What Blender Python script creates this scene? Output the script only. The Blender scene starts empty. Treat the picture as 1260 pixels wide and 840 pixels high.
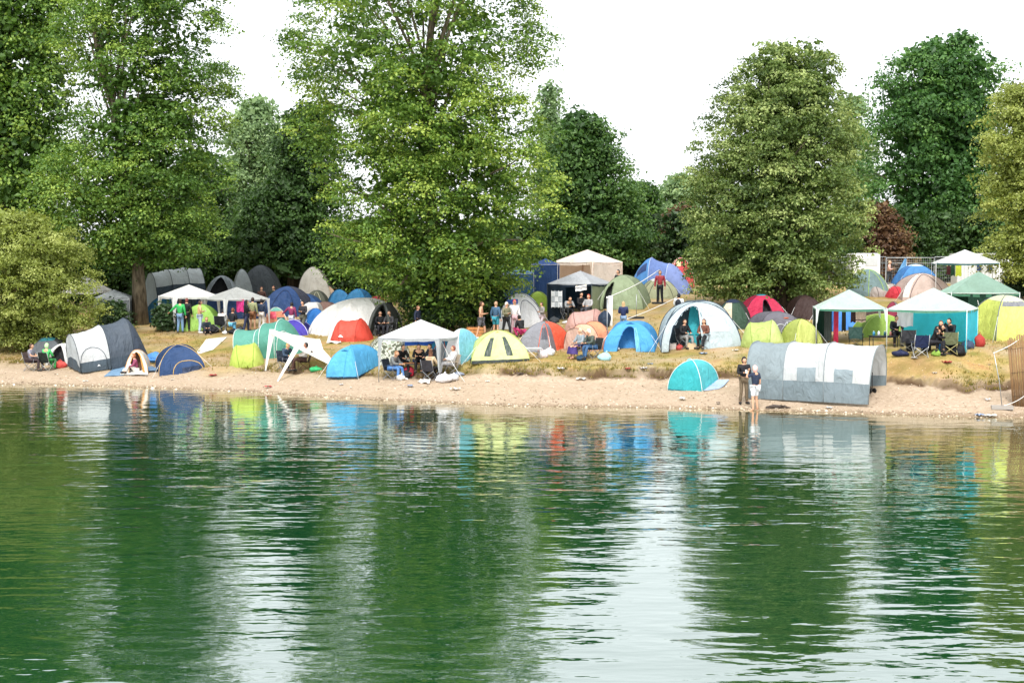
import bpy, bmesh, math, random
import numpy as np
from mathutils import Vector, Matrix
import mathutils
R = math.radians
rnd = random.Random(7)
sc = bpy.context.scene
COL = sc.collection

# ------------------------------------------------------------------ camera, sky, sun, exposure
F = 1750.0          # focal length in pixels of the 1260 px wide photograph
H = 5.3             # camera height above the water
PITCH = R(2.94)
cam = bpy.data.cameras.new('camera'); camo = bpy.data.objects.new('camera', cam); COL.objects.link(camo)
cam.sensor_width = 36.0; cam.lens = 36.0 * F / 1260.0
cam.clip_start = 0.5; cam.clip_end = 3000
camo.location = (0, 0, H); camo.rotation_euler = (R(90) - PITCH, 0, 0)
sc.camera = camo

SUN_EL, SUN_AZ = R(54), R(189)      # azimuth clockwise from +Y: behind the camera's left shoulder
w = bpy.data.worlds.new('World'); sc.world = w; w.use_nodes = True
nt = w.node_tree; nt.nodes.clear()
sky = nt.nodes.new('ShaderNodeTexSky'); sky.sky_type = 'NISHITA'; sky.sun_disc = False
sky.sun_elevation = SUN_EL; sky.sun_rotation = SUN_AZ; sky.dust_density = 4; sky.air_density = 1
hsv = nt.nodes.new('ShaderNodeHueSaturation'); hsv.inputs['Saturation'].default_value = .35
b1 = nt.nodes.new('ShaderNodeBackground'); b1.inputs[1].default_value = .10
b2 = nt.nodes.new('ShaderNodeBackground'); b2.inputs[0].default_value = (.94, .97, 1.0, 1); b2.inputs[1].default_value = 1.12
ad = nt.nodes.new('ShaderNodeAddShader'); wo = nt.nodes.new('ShaderNodeOutputWorld')
nt.links.new(sky.outputs[0], hsv.inputs['Color']); nt.links.new(hsv.outputs[0], b1.inputs[0])
nt.links.new(b1.outputs[0], ad.inputs[0]); nt.links.new(b2.outputs[0], ad.inputs[1]); nt.links.new(ad.outputs[0], wo.inputs[0])
sl = bpy.data.lights.new('sun', 'SUN'); so = bpy.data.objects.new('sun', sl); COL.objects.link(so)
sl.energy = 2.9; sl.angle = R(10); sl.color = (1, .96, .90)
sd = Vector((math.sin(SUN_AZ) * math.cos(SUN_EL), math.cos(SUN_AZ) * math.cos(SUN_EL), math.sin(SUN_EL)))
so.rotation_euler = sd.to_track_quat('Z', 'Y').to_euler(); so.location = sd * 100
sc.view_settings.view_transform = 'Standard'; sc.view_settings.look = 'None'
sc.view_settings.exposure = 0.2; sc.view_settings.gamma = 1

# ------------------------------------------------------------------ noise
def _hash(ix, iy, seed=0):
    n = (ix.astype(np.int64) * 374761393 + iy.astype(np.int64) * 668265263 + seed * 974634777) & 0xffffffff
    n = ((n ^ (n >> 13)) * 1274126177) & 0xffffffff
    return ((n ^ (n >> 16)) & 0xffff) / 65535.0
def vnoise(x, y, seed=0):
    x = np.asarray(x, float); y = np.asarray(y, float)
    ix = np.floor(x); iy = np.floor(y); fx = x - ix; fy = y - iy
    fx = fx * fx * (3 - 2 * fx); fy = fy * fy * (3 - 2 * fy)
    a = _hash(ix, iy, seed); b = _hash(ix + 1, iy, seed); c = _hash(ix, iy + 1, seed); d = _hash(ix + 1, iy + 1, seed)
    return (a + (b - a) * fx) * (1 - fy) + (c + (d - c) * fx) * fy - .5
def fbm(x, y, seed=0, o=3):
    r = 0; amp = 1
    for k in range(o):
        r = r + amp * vnoise(x * 2 ** k, y * 2 ** k, seed + k); amp *= .5
    return r

# ------------------------------------------------------------------ terrain height field
def ray(px, py):
    x = (px - 630) / F; v = (420 - py) / F
    return x, math.cos(PITCH) + v * math.sin(PITCH), -math.sin(PITCH) + v * math.cos(PITCH)
def W(px, py, Y):                       # the point of that sight line at distance Y
    a, b, c = ray(px, py); t = Y / b
    return Vector((a * t, Y, H + c * t))
_wl = [(-200, 466), (0, 472), (160, 476), (300, 482), (450, 492), (620, 499.5), (800, 502), (930, 505), (1060, 509), (1180, 512), (1260, 513), (1500, 515)]
_sx, _sy = [], []
for _p, _q in _wl:
    a, b, c = ray(_p, _q); t = -H / c; _sx.append(a * t); _sy.append(b * t)
def shore(X): return np.interp(X, _sx, _sy) + 0.5 * vnoise(np.asarray(X) * .35, 0 * np.asarray(X), 3) + .15 * vnoise(np.asarray(X) * 1.7, 0 * np.asarray(X), 5)
# profiles height(s) at stations across the view (photo column -> X at about 62 m)
_cols = [-400, 200, 450, 620, 800, 960, 1120, 1600]
_SX = [(c - 630) / F * 62 for c in _cols]
_S = np.array([-60, -10, -3, 0, 1.5, 3, 4, 5, 6, 8, 10, 13, 17, 22, 28, 36, 60, 400])
_P = {
 -400: [-4, -2, -.5, 0, .20, .42, .60, .80, .98, 1.25, 1.55, 1.95, 2.2, 2.5, 2.8, 3.1, 3.6, 5],
  200: [-4, -2, -.5, 0, .20, .42, .60, .80, .98, 1.25, 1.55, 1.98, 2.2, 2.5, 2.8, 3.1, 3.6, 5],
  450: [-4, -2, -.5, 0, .20, .42, .62, .84, 1.05, 1.35, 1.55, 1.80, 2.1, 2.5, 2.9, 3.2, 3.7, 5],
  620: [-4, -2, -.5, 0, .22, .48, .66, 1.15, 1.30, 1.45, 1.60, 1.75, 1.95, 2.5, 3.0, 3.3, 3.8, 5],
  800: [-4, -2, -.5, 0, .22, .46, .64, 1.15, 1.30, 1.55, 1.80, 2.20, 2.8, 3.45, 3.9, 4.2, 4.5, 5],
  960: [-4, -2, -.5, 0, .22, .45, .60, .92, 1.40, 1.85, 2.15, 2.45, 2.8, 3.3, 3.8, 4.1, 4.5, 5],
 1120: [-4, -2, -.5, 0, .38, .82, 1.30, 1.70, 2.05, 2.20, 2.35, 2.60, 2.9, 3.4, 3.9, 4.15, 4.5, 5],
 1600: [-4, -2, -.5, 0, .38, .82, 1.30, 1.70, 2.05, 2.20, 2.35, 2.60, 2.9, 3.4, 3.9, 4.15, 4.5, 5]}
_PM = np.array([_P[c] for c in _cols])
_LIP = [4.6, 4.2, 4.2, 4.75, 4.7, 5.2, 3.1, 3.1]; _STEP = [.01, .02, .05, .09, .11, .12, .12, .12]
def lipline(X): return np.interp(X, _SX, _LIP) - (.9 * vnoise(X * .5, 0 * X, 11) + .5 * vnoise(X * 1.7, 0 * X, 12)) + .25 * vnoise(X * 4.1, 0 * X, 13)
def hz(X, Y, detail=False):
    X = np.atleast_1d(np.asarray(X, float)); Y = np.atleast_1d(np.asarray(Y, float))
    s = Y - shore(X)
    w_ = np.clip((s - 2) / 2, 0, 1) * np.clip((12 - s) / 4, 0, 1)
    s2 = s + w_ * (.9 * vnoise(X * .5, 0 * X, 11) + .5 * vnoise(X * 1.7, 0 * X, 12))
    zs = np.array([np.interp(s2, _S, row) for row in _PM])
    k = np.clip(np.searchsorted(_SX, X) - 1, 0, len(_SX) - 2)
    sx = np.array(_SX); f = np.clip((X - sx[k]) / (sx[k + 1] - sx[k]), 0, 1); f = f * f * (3 - 2 * f)
    i = np.arange(len(X)); z = zs[k, i] * (1 - f) + zs[k + 1, i] * f
    gr = s - lipline(X); st = np.interp(X, _SX, _STEP) * np.clip(.9 + 1.3 * vnoise(X * .8, 0 * X, 17), .15, 1.6)
    z = z + np.where(gr < 0, -st * np.exp(np.maximum(gr, -20) / 1.1) * np.clip(s / 2, 0, 1), st * .5 * np.exp(-np.maximum(gr, 0) / 2.5))
    return z
def zt(x, y): return float(hz(x, y)[0])
def G(px, py):                          # where that sight line meets the ground
    a, b, c = ray(px, py); t = np.arange(45, 140, .05)
    d = H + c * t - hz(a * t, b * t)
    k = np.where(d < 0)[0]
    t0 = t[k[0]] if len(k) else 95.
    return Vector((a * t0, b * t0, zt(a * t0, b * t0)))
def ppm(p): return F / (p[1] * math.cos(PITCH))     # photo pixels per metre at that point

# ------------------------------------------------------------------ materials
def lin(c):
    if isinstance(c, str):
        c = c.lstrip('#'); c = [int(c[i:i + 2], 16) / 255 for i in (0, 2, 4)]
    return tuple((v / 12.92 if v <= .04045 else ((v + .055) / 1.055) ** 2.4) for v in c[:3]) + (1,)
_mc = {}
def newmat(name):
    m = bpy.data.materials.new(name); m.use_nodes = True; n = m.node_tree.nodes; n.clear()
    return m, n, m.node_tree.links
def fabric(c, trans=.14, rough=.6, wr=1.0):
    key = ('f', c, trans, rough, wr)
    if key in _mc: return _mc[key]
    camo = c == 'camo'; m, n, l = newmat('fabric_' + c.strip('#')); c = '#8f947f' if camo else c; _l = lin(c); _g = .3 * _l[0] + .59 * _l[1] + .11 * _l[2]; col_ = tuple(v * .9 + _g * .1 for v in _l[:3]) + (1,); o = n.new('ShaderNodeOutputMaterial')
    p = n.new('ShaderNodeBsdfPrincipled'); t = n.new('ShaderNodeBsdfTranslucent'); mx = n.new('ShaderNodeMixShader')
    tc = n.new('ShaderNodeTexCoord'); nz = n.new('ShaderNodeTexNoise'); nz.inputs['Scale'].default_value = 3.2; nz.inputs['Detail'].default_value = 4; nz.inputs['Roughness'].default_value = .55
    nz.inputs['Distortion'].default_value = 1.6
    mp = n.new('ShaderNodeMapping'); mp.inputs['Scale'].default_value = (1, 1, .45)
    bp = n.new('ShaderNodeBump'); bp.inputs['Strength'].default_value = .8 * wr; bp.inputs['Distance'].default_value = .12
    rgb = n.new('ShaderNodeMixRGB'); rgb.blend_type = 'MULTIPLY'; rgb.inputs[0].default_value = .35; rgb.inputs[1].default_value = col_
    n2 = n.new('ShaderNodeTexNoise'); n2.inputs['Scale'].default_value = 1.6; n2.inputs['Detail'].default_value = 6
    cr = n.new('ShaderNodeValToRGB'); cr.color_ramp.elements[0].position = .3; cr.color_ramp.elements[0].color = (.62, .6, .56, 1); cr.color_ramp.elements[1].position = .6; cr.color_ramp.elements[1].color = (1, 1, 1, 1)
    l.new(tc.outputs['Object'], mp.inputs[0]); l.new(mp.outputs[0], nz.inputs['Vector']); l.new(tc.outputs['Object'], n2.inputs['Vector'])
    l.new(nz.outputs['Fac'], bp.inputs['Height']); l.new(bp.outputs[0], p.inputs['Normal']); l.new(n2.outputs['Fac'], cr.inputs[0]); l.new(cr.outputs[0], rgb.inputs[2])
    l.new(rgb.outputs[0], p.inputs['Base Color']); l.new(rgb.outputs[0], t.inputs[0]); p.inputs['Roughness'].default_value = rough
    if camo:
        cr.color_ramp.interpolation = 'CONSTANT'; n2.inputs['Scale'].default_value = 4.5; rgb.inputs[0].default_value = 1; rgb.inputs[1].default_value = (1, 1, 1, 1)
        e_ = cr.color_ramp.elements; e_[0].position = 0; e_[0].color = lin('#5a5f4c'); e_[1].position = .46; e_[1].color = lin('#c9cbbd'); e2 = e_.new(.55); e2.color = lin('#8f9a86'); e3 = e_.new(.62); e3.color = lin('#77604f')
    p.inputs['Specular IOR Level'].default_value = .3
    mx.inputs[0].default_value = trans; l.new(p.outputs[0], mx.inputs[1]); l.new(t.outputs[0], mx.inputs[2]); l.new(mx.outputs[0], o.inputs[0])
    _mc[key] = m; return m
def solid(c, rough=.6, metal=0, noise=.3, scale=8, name='paint'):
    key = ('s', c, rough, metal, noise, scale)
    if key in _mc: return _mc[key]
    m, n, l = newmat(name + '_' + c.strip('#')); o = n.new('ShaderNodeOutputMaterial'); p = n.new('ShaderNodeBsdfPrincipled')
    tc = n.new('ShaderNodeTexCoord'); nz = n.new('ShaderNodeTexNoise'); nz.inputs['Scale'].default_value = scale; nz.inputs['Detail'].default_value = 5
    rgb = n.new('ShaderNodeMixRGB'); rgb.blend_type = 'MULTIPLY'; rgb.inputs[0].default_value = noise; rgb.inputs[1].default_value = lin(c)
    l.new(tc.outputs['Object'], nz.inputs['Vector']); l.new(nz.outputs['Fac'], rgb.inputs[2]); l.new(rgb.outputs[0], p.inputs['Base Color'])
    p.inputs['Roughness'].default_value = rough; p.inputs['Metallic'].default_value = metal
    l.new(p.outputs[0], o.inputs[0]); _mc[key] = m; return m
def leafmat(name, c0, c1, c2, trans=.35):
    m, n, l = newmat(name); o = n.new('ShaderNodeOutputMaterial'); p = n.new('ShaderNodeBsdfPrincipled'); t = n.new('ShaderNodeBsdfTranslucent')
    at = n.new('ShaderNodeAttribute'); at.attribute_name = 'tint'; cr = n.new('ShaderNodeValToRGB')
    cr.color_ramp.elements[0].color = lin(c0); cr.color_ramp.elements[1].color = lin(c2); e = cr.color_ramp.elements.new(.5); e.color = lin(c1)
    mx = n.new('ShaderNodeMixShader'); mx.inputs[0].default_value = trans
    l.new(at.outputs['Fac'], cr.inputs[0]); l.new(cr.outputs[0], p.inputs['Base Color'])
    hs = n.new('ShaderNodeHueSaturation'); hs.inputs['Saturation'].default_value = 1.15; hs.inputs['Value'].default_value = 1.3; hs.inputs['Hue'].default_value = .49
    l.new(cr.outputs[0], hs.inputs['Color']); l.new(hs.outputs[0], t.inputs[0])
    p.inputs['Roughness'].default_value = .5; p.inputs['Specular IOR Level'].default_value = .4
    l.new(p.outputs[0], mx.inputs[1]); l.new(t.outputs[0], mx.inputs[2]); l.new(mx.outputs[0], o.inputs[0]); return m
def barkmat(name, c0, c1):
    m, n, l = newmat(name); o = n.new('ShaderNodeOutputMaterial'); p = n.new('ShaderNodeBsdfPrincipled')
    tc = n.new('ShaderNodeTexCoord'); mp = n.new('ShaderNodeMapping'); mp.inputs['Scale'].default_value = (3, 3, .8)
    nz = n.new('ShaderNodeTexNoise'); nz.inputs['Scale'].default_value = 2.4; nz.inputs['Detail'].default_value = 6
    cr = n.new('ShaderNodeValToRGB'); cr.color_ramp.elements[0].position = .35; cr.color_ramp.elements[0].color = lin(c0); cr.color_ramp.elements[1].position = .65; cr.color_ramp.elements[1].color = lin(c1)
    bp = n.new('ShaderNodeBump'); bp.inputs['Strength'].default_value = .7; bp.inputs['Distance'].default_value = .08
    l.new(tc.outputs['Object'], mp.inputs[0]); l.new(mp.outputs[0], nz.inputs['Vector']); l.new(nz.outputs['Fac'], cr.inputs[0]); l.new(cr.outputs[0], p.inputs['Base Color'])
    l.new(nz.outputs['Fac'], bp.inputs['Height']); l.new(bp.outputs[0], p.inputs['Normal']); p.inputs['Roughness'].default_value = .9
    l.new(p.outputs[0], o.inputs[0]); return m

# ------------------------------------------------------------------ object helpers
def thing(name, label, cat, loc=(0, 0, 0), rot=0, group=None):
    o = bpy.data.objects.new(name, None); COL.objects.link(o); o.empty_display_size = .2
    o.location = loc; o.rotation_euler = (0, 0, rot)
    o['label'] = label; o['category'] = cat
    if group: o['group'] = group
    return o
def link(name, me, mat=None, parent=None, label=None, kind=None):
    o = bpy.data.objects.new(name, me); COL.objects.link(o)
    if parent: o.parent = parent
    if mat is not None and not me.materials: me.materials.append(mat)
    if label: o['label'] = label
    if kind: o['kind'] = kind
    return o
def tagged(o, label, cat, group=None):
    o['label'] = label; o['category'] = cat
    if group: o['group'] = group
    return o
class MB:
    def __init__(s): s.v = []; s.f = []; s.smooth = []
    def quad(s, *p):
        b = len(s.v); s.v += [tuple(q) for q in p]; s.f.append(tuple(range(b, b + len(p)))); s.smooth.append(False)
    def grid(s, pts, skip=None, smooth=True, wrap=False):      # pts[r][c]
        nr, nc = len(pts), len(pts[0]); b = len(s.v)
        for r in pts: s.v += [tuple(q) for q in r]
        for r in range(nr - 1):
            for c in range(nc if wrap else nc - 1):
                if skip and skip(r, c): continue
                c2 = (c + 1) % nc
                s.f.append((b + r * nc + c, b + r * nc + c2, b + (r + 1) * nc + c2, b + (r + 1) * nc + c)); s.smooth.append(smooth)
    def box(s, c, d, rz=0, rx=0):
        M = Matrix.Rotation(rz, 3, 'Z') @ Matrix.Rotation(rx, 3, 'X'); c = Vector(c); b = len(s.v)
        for z in (-1, 1):
            for y in (-1, 1):
                for x in (-1, 1):
                    s.v.append(tuple(c + M @ Vector((x * d[0] / 2, y * d[1] / 2, z * d[2] / 2))))
        for f in ((0, 2, 3, 1), (4, 5, 7, 6), (0, 1, 5, 4), (2, 6, 7, 3), (0, 4, 6, 2), (1, 3, 7, 5)):
            s.f.append(tuple(b + i for i in f)); s.smooth.append(False)
    def tube(s, pts, r, n=6, cap=True):
        pts = [Vector(p) for p in pts]; rs = r if isinstance(r, (list, tuple)) else [r] * len(pts); rows = []
        up = Vector((0, 0, 1)); prev = None
        for i, p in enumerate(pts):
            d = (pts[min(i + 1, len(pts) - 1)] - pts[max(i - 1, 0)])
            d = d.normalized() if d.length > 1e-9 else Vector((0, 0, 1))
            if prev is None:
                a = up if abs(d.z) < .9 else Vector((1, 0, 0)); u = d.cross(a).normalized()
            else:
                u = (prev - d * prev.dot(d)); u = u.normalized() if u.length > 1e-6 else d.orthogonal().normalized()
            prev = u; v = d.cross(u)
            rows.append([p + (u * math.cos(2 * math.pi * k / n) + v * math.sin(2 * math.pi * k / n)) * rs[i] for k in range(n)])
        b = len(s.v); s.grid(rows, wrap=True)
        if cap:
            s.f.append(tuple(b + k for k in range(n))[::-1]); s.smooth.append(False)
            e = b + (len(pts) - 1) * n; s.f.append(tuple(e + k for k in range(n))); s.smooth.append(False)
    def ball(s, c, r, nu=8, nv=6, fn=None):
        c = Vector(c); r = (r, r, r) if not isinstance(r, (tuple, list)) else r; rows = []
        for i in range(nv + 1):
            ph = math.pi * i / nv - math.pi / 2; row = []
            for j in range(nu):
                th = 2 * math.pi * j / nu; q = Vector((math.cos(ph) * math.cos(th) * r[0], math.cos(ph) * math.sin(th) * r[1], math.sin(ph) * r[2]))
                if fn: q = fn(q)
                row.append(c + q)
            rows.append(row)
        s.grid(rows, wrap=True)
    def mesh(s, name):
        me = bpy.data.meshes.new(name); me.from_pydata(s.v, [], s.f)
        me.polygons.foreach_set('use_smooth', s.smooth); me.update(); return me
    def build(s, name, mat, parent=None, label=None, kind=None): return link(name, s.mesh(name), mat, parent, label, kind)
def copy_tree(o, parent=None):
    c = o.copy(); COL.objects.link(c); c.parent = parent
    for ch in o.children: copy_tree(ch, c)
    return c
def slope(x, y, e=1.0): return (zt(x + e, y) - zt(x - e, y)) / (2 * e), (zt(x, y + e) - zt(x, y - e)) / (2 * e)
def settle(o, x, y, rz, k=1.0, dz=0, e=1.0):     # stand a thing on the slope
    gx, gy = slope(x, y, e); gx *= k; gy *= k
    M = Matrix(((1, 0, gx * .0 - gx), (0, 1, -gy), (gx, gy, 1))).normalized()
    q = Vector((0, 0, 1)).rotation_difference(Vector((-gx, -gy, 1)).normalized()).to_matrix().to_4x4()
    o.rotation_euler = (q @ Matrix.Rotation(rz, 4, 'Z')).to_euler(); o.location = (x, y, zt(x, y) + dz)
WAVE = (.050, .0095, .0006); WS = ((.6, 1.4), (2.2, 4.4), (6, 11)); WIOR = 3.3; WBODY = '#01381e'; WTINT = (.97, 1, .98, 1); LEAFK = 1.35; LEAFS = .8
# ================================================================== SETTING
def npmesh(name, co, faces, smooth=False, attrs=None, mat=None):
    me = bpy.data.meshes.new(name); n = len(co); k = faces.shape[1]
    me.vertices.add(n); me.vertices.foreach_set('co', co.astype(np.float32).ravel())
    me.loops.add(faces.size); me.loops.foreach_set('vertex_index', faces.astype(np.int32).ravel())
    me.polygons.add(len(faces)); me.polygons.foreach_set('loop_start', np.arange(0, faces.size, k, dtype=np.int32))
    me.polygons.foreach_set('use_smooth', np.full(len(faces), smooth))
    for a, v in (attrs or {}).items():
        at = me.attributes.new(a, 'FLOAT', 'POINT'); at.data.foreach_set('value', v.astype(np.float32))
    me.update(calc_edges=True)
    if mat: me.materials.append(mat)
    return me
# ground: one sheet from under the lake to far behind the trees, fine where it is seen near
xs = np.unique(np.concatenate([np.linspace(-400, -32, 40), np.arange(-32, 26, .16), np.linspace(26, 400, 40)]))
ss = np.unique(np.concatenate([[-60, -30, -12, -6, -3], np.arange(-2, 9, .07), np.arange(9, 40, .4), np.linspace(40, 100, 20), np.linspace(100, 600, 12)]))
XX, SS = np.meshgrid(xs, ss); YY = SS + shore(XX.ravel()).reshape(XX.shape)
ZZ = hz(XX.ravel(), YY.ravel()).reshape(XX.shape)
lip = lipline(XX.ravel()).reshape(XX.shape)
gr = SS - lip
fine = np.clip((SS + 2) / 3, 0, 1) * np.clip((60 - SS) / 20, 0, 1)
rag = fbm(XX * 2.2, YY * 2.2, 21, 3)
crumble = np.exp(-(gr / .3) ** 2)
ZZ = ZZ + fine * (.035 * fbm(XX * 1.3, YY * 1.3, 31, 3)) + fine * crumble * rag * .16 + np.where(gr > 0, .02, 0) * fine
wl_ = np.interp(XX, [-12, -2], [3.2, .5]); grass = np.clip(.5 + (gr + .55 * wl_ ** .5 * fbm(XX * .9, YY * .9, 41, 4)) / wl_, 0, 1) * np.clip(.88 + .9 * fbm(XX * .55, YY * .8, 43, 3), .25, 1)
n_ = len(xs); idx = np.arange(XX.size).reshape(XX.shape)
fc = np.stack([idx[:-1, :-1], idx[:-1, 1:], idx[1:, 1:], idx[1:, :-1]], -1).reshape(-1, 4)
m, n, l = newmat('ground_sand_and_dry_grass'); o = n.new('ShaderNodeOutputMaterial'); p = n.new('ShaderNodeBsdfPrincipled'); l.new(p.outputs[0], o.inputs[0])
tc = n.new('ShaderNodeTexCoord')
def noise(scale, det=6, rough=.6, vec=None):
    q = n.new('ShaderNodeTexNoise'); q.inputs['Scale'].default_value = scale; q.inputs['Detail'].default_value = det; q.inputs['Roughness'].default_value = rough
    l.new((vec or tc.outputs['Object']), q.inputs['Vector']); return q.outputs['Fac']
def ramp(src, *st):
    q = n.new('ShaderNodeValToRGB'); e = q.color_ramp.elements
    while len(e) < len(st): e.new(.5)
    for i, (pos, c) in enumerate(st): e[i].position = pos; e[i].color = lin(c) if isinstance(c, str) else (c, c, c, 1)
    l.new(src, q.inputs[0]); return q.outputs[0]
def mixc(f, a, b, mode='MIX'):
    q = n.new('ShaderNodeMixRGB'); q.blend_type = mode
    for i, v in enumerate((f, a, b)):
        if hasattr(v, 'is_linked') or hasattr(v, 'links'): l.new(v, q.inputs[i])
        elif isinstance(v, (int, float)): q.inputs[i].default_value = v if i == 0 else (v, v, v, 1)
        else: q.inputs[i].default_value = lin(v)
    return q.outputs[0]
def attr(name):
    q = n.new('ShaderNodeAttribute'); q.attribute_name = name; return q.outputs['Fac']
sand = mixc(ramp(noise(7, 8, .7), (.35, 0.), (.65, 1.)), '#9b8873', '#baa792')
sand = mixc(ramp(noise(.8, 3), (.45, 0.), (.7, .55)), sand, '#9f8e76')
sand = mixc(ramp(noise(34, 2, .5), (.6, 0.), (.72, .4)), sand, '#7c6a5a')
gcol = ramp(noise(1.1, 7, .68), (.34, '#7d7a3e'), (.46, '#9a8a50'), (.56, '#b49a66'), (.68, '#a67c54'))
gcol = mixc(ramp(noise(18, 4, .6), (.35, 0.), (.7, .55)), gcol, '#6a5a30')
gcol = mixc(ramp(noise(.33, 3, .5), (.52, 0.), (.68, .6)), gcol, '#8a6a4a')
gcol = mixc(attr('green'), gcol, '#66702c')
base = mixc(attr('grass'), sand, gcol)
base = mixc(attr('earth'), base, '#54412f')
base = mixc(attr('wet'), base, '#7d6a53')
l.new(base, p.inputs['Base Color']); p.inputs['Roughness'].default_value = .95; p.inputs['Specular IOR Level'].default_value = .15
bp = n.new('ShaderNodeBump'); bp.inputs['Strength'].default_value = .8; bp.inputs['Distance'].default_value = .05; l.new(noise(14, 8, .75), bp.inputs['Height']); l.new(bp.outputs[0], p.inputs['Normal'])
earth = np.exp(-((gr + .12) / .2) ** 4) * np.clip(.7 + 2.2 * fbm(XX * 1.1, YY * 0, 51, 2), 0, 1) * np.clip((XX + 16) / 6, .15, 1)
wet = np.exp(-((SS - .12) / .32) ** 2) * .7 + (SS < 0) * .7
path_ = np.exp(-((SS - 12.2 - .4 * fbm(XX * .3, 0 * YY, 71, 2)) / .45) ** 2) * np.clip((-13 - XX) / 2, 0, 1) * np.clip((XX + 27) / 2, 0, 1); earth = np.maximum(earth, .5 * path_)
ZZ = ZZ + fine * np.clip(-gr, 0, 1) * np.clip(SS, 0, 1) * .03 * fbm(XX * 3.1, YY * 3.1, 33, 2)
green = np.clip(1.1 * fbm(XX * .35, YY * .5, 61, 3) + .15, 0, .8) * np.exp(-np.clip(gr, 0, 99) / 5) * (XX < 12)
me = npmesh('ground', np.stack([XX, YY, ZZ], -1).reshape(-1, 3), fc, True, dict(grass=grass.ravel(), earth=earth.ravel(), wet=np.clip(wet, 0, 1).ravel(), green=green.ravel()), m)
ground = link('ground', me, kind='structure')

# water
wx = np.unique(np.concatenate([np.linspace(-600, -60, 12), np.linspace(-60, 60, 121), np.linspace(60, 600, 12)]))
wy = np.unique(np.concatenate([np.linspace(-300, 10, 12), np.arange(10, 75, .5), np.linspace(75, 90, 5)]))
WX, WY = np.meshgrid(wx, wy); idx = np.arange(WX.size).reshape(WX.shape)
fc = np.stack([idx[:-1, :-1], idx[:-1, 1:], idx[1:, 1:], idx[1:, :-1]], -1).reshape(-1, 4)
sh = np.clip(np.exp((WY - shore(WX.ravel()).reshape(WX.shape)) / 2.6), 0, 1)
m, n, l = newmat('lake_water'); o = n.new('ShaderNodeOutputMaterial')
tc = n.new('ShaderNodeTexCoord')
def mapped(sx, sy, rz=0):
    q = n.new('ShaderNodeMapping'); q.inputs['Scale'].default_value = (sx, sy, 1); q.inputs['Rotation'].default_value = (0, 0, rz); l.new(tc.outputs['Object'], q.inputs[0]); return q.outputs[0]
def vmath(op, a, b):
    q = n.new('ShaderNodeMath'); q.operation = op
    for i, v in enumerate((a, b)):
        if isinstance(v, (int, float)): q.inputs[i].default_value = v
        else: l.new(v, q.inputs[i])
    return q.outputs[0]
n1 = noise(1, 2, .5, mapped(*WS[0], .14)); n2_ = noise(1, 2, .5, mapped(*WS[1], -.18)); n3 = noise(1, 1, .5, mapped(*WS[2], .1)); n0 = noise(1, 1, .5, mapped(.11, .2, .3))
calm = ramp(n0, (.35, .45), (.65, 1.))
h1 = vmath('MULTIPLY', n1, WAVE[0]); h2 = vmath('MULTIPLY', n2_, WAVE[1]); h3 = vmath('MULTIPLY', n3, WAVE[2])
hh = vmath('MULTIPLY', vmath('MULTIPLY', vmath('ADD', vmath('ADD', h1, h2), h3), calm), attr('fetch'))
bp = n.new('ShaderNodeBump'); bp.inputs['Strength'].default_value = 1; bp.inputs['Distance'].default_value = 1.0; l.new(hh, bp.inputs['Height'])
body = mixc(attr('shallow'), WBODY, '#7d6a45')
df = n.new('ShaderNodeBsdfDiffuse'); l.new(body, df.inputs[0])
gl = n.new('ShaderNodeBsdfGlossy'); gl.inputs['Roughness'].default_value = .02; gl.inputs[0].default_value = WTINT; l.new(bp.outputs[0], gl.inputs['Normal'])
fr = n.new('ShaderNodeFresnel'); fr.inputs['IOR'].default_value = WIOR; l.new(bp.outputs[0], fr.inputs['Normal'])
mx = n.new('ShaderNodeMixShader'); q_ = vmath('MULTIPLY', fr.outputs[0], 1.3); q_.node.use_clamp = True; l.new(q_, mx.inputs[0]); l.new(df.outputs[0], mx.inputs[1]); l.new(gl.outputs[0], mx.inputs[2]); l.new(mx.outputs[0], o.inputs[0])
me = npmesh('water', np.stack([WX, WY, 0 * WX], -1).reshape(-1, 3), fc, True, dict(shallow=sh.ravel() * .9, fetch=(.42 + .58 * np.clip((shore(WX.ravel()) - WY.ravel()) / 26, 0, 1))), m)
link('water', me, kind='structure')

# pebbles, litter-size stones and grass tufts (too many to count)
def scatter_stones(N, s0, s1, r0, r1, name, mat, seed, bias=1.):
    g = np.random.default_rng(seed); X = g.uniform(-30, 24, N); s = s0 + (s1 - s0) * g.random(N) ** bias
    Y = shore(X) + s; Z = hz(X, Y) + .01; r = r0 + (r1 - r0) * g.random(N) ** 3
    base = np.array([(1, 0, 0), (-1, 0, 0), (0, 1, 0), (0, -1, 0), (0, 0, .6), (0, 0, -.6)], float)
    tri = np.array([(0, 2, 4), (2, 1, 4), (1, 3, 4), (3, 0, 4), (2, 0, 5), (1, 2, 5), (3, 1, 5), (0, 3, 5)])
    an = g.uniform(0, 6.28, N); ca, sa = np.cos(an), np.sin(an); st = g.uniform(.6, 1.4, (N, 3))
    b = base[None] * st[:, None] * r[:, None, None]
    co = np.stack([b[..., 0] * ca[:, None] - b[..., 1] * sa[:, None] + X[:, None], b[..., 0] * sa[:, None] + b[..., 1] * ca[:, None] + Y[:, None], b[..., 2] + Z[:, None]], -1).reshape(-1, 3)
    f = (tri[None] + 6 * np.arange(N)[:, None, None]).reshape(-1, 3)
    link(name, npmesh(name, co, f, False, dict(tint=np.repeat(g.random(N), 6)), mat), kind='stuff')
pm, n, l = newmat('pebble'); o = n.new('ShaderNodeOutputMaterial'); p = n.new('ShaderNodeBsdfPrincipled'); l.new(p.outputs[0], o.inputs[0])
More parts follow.
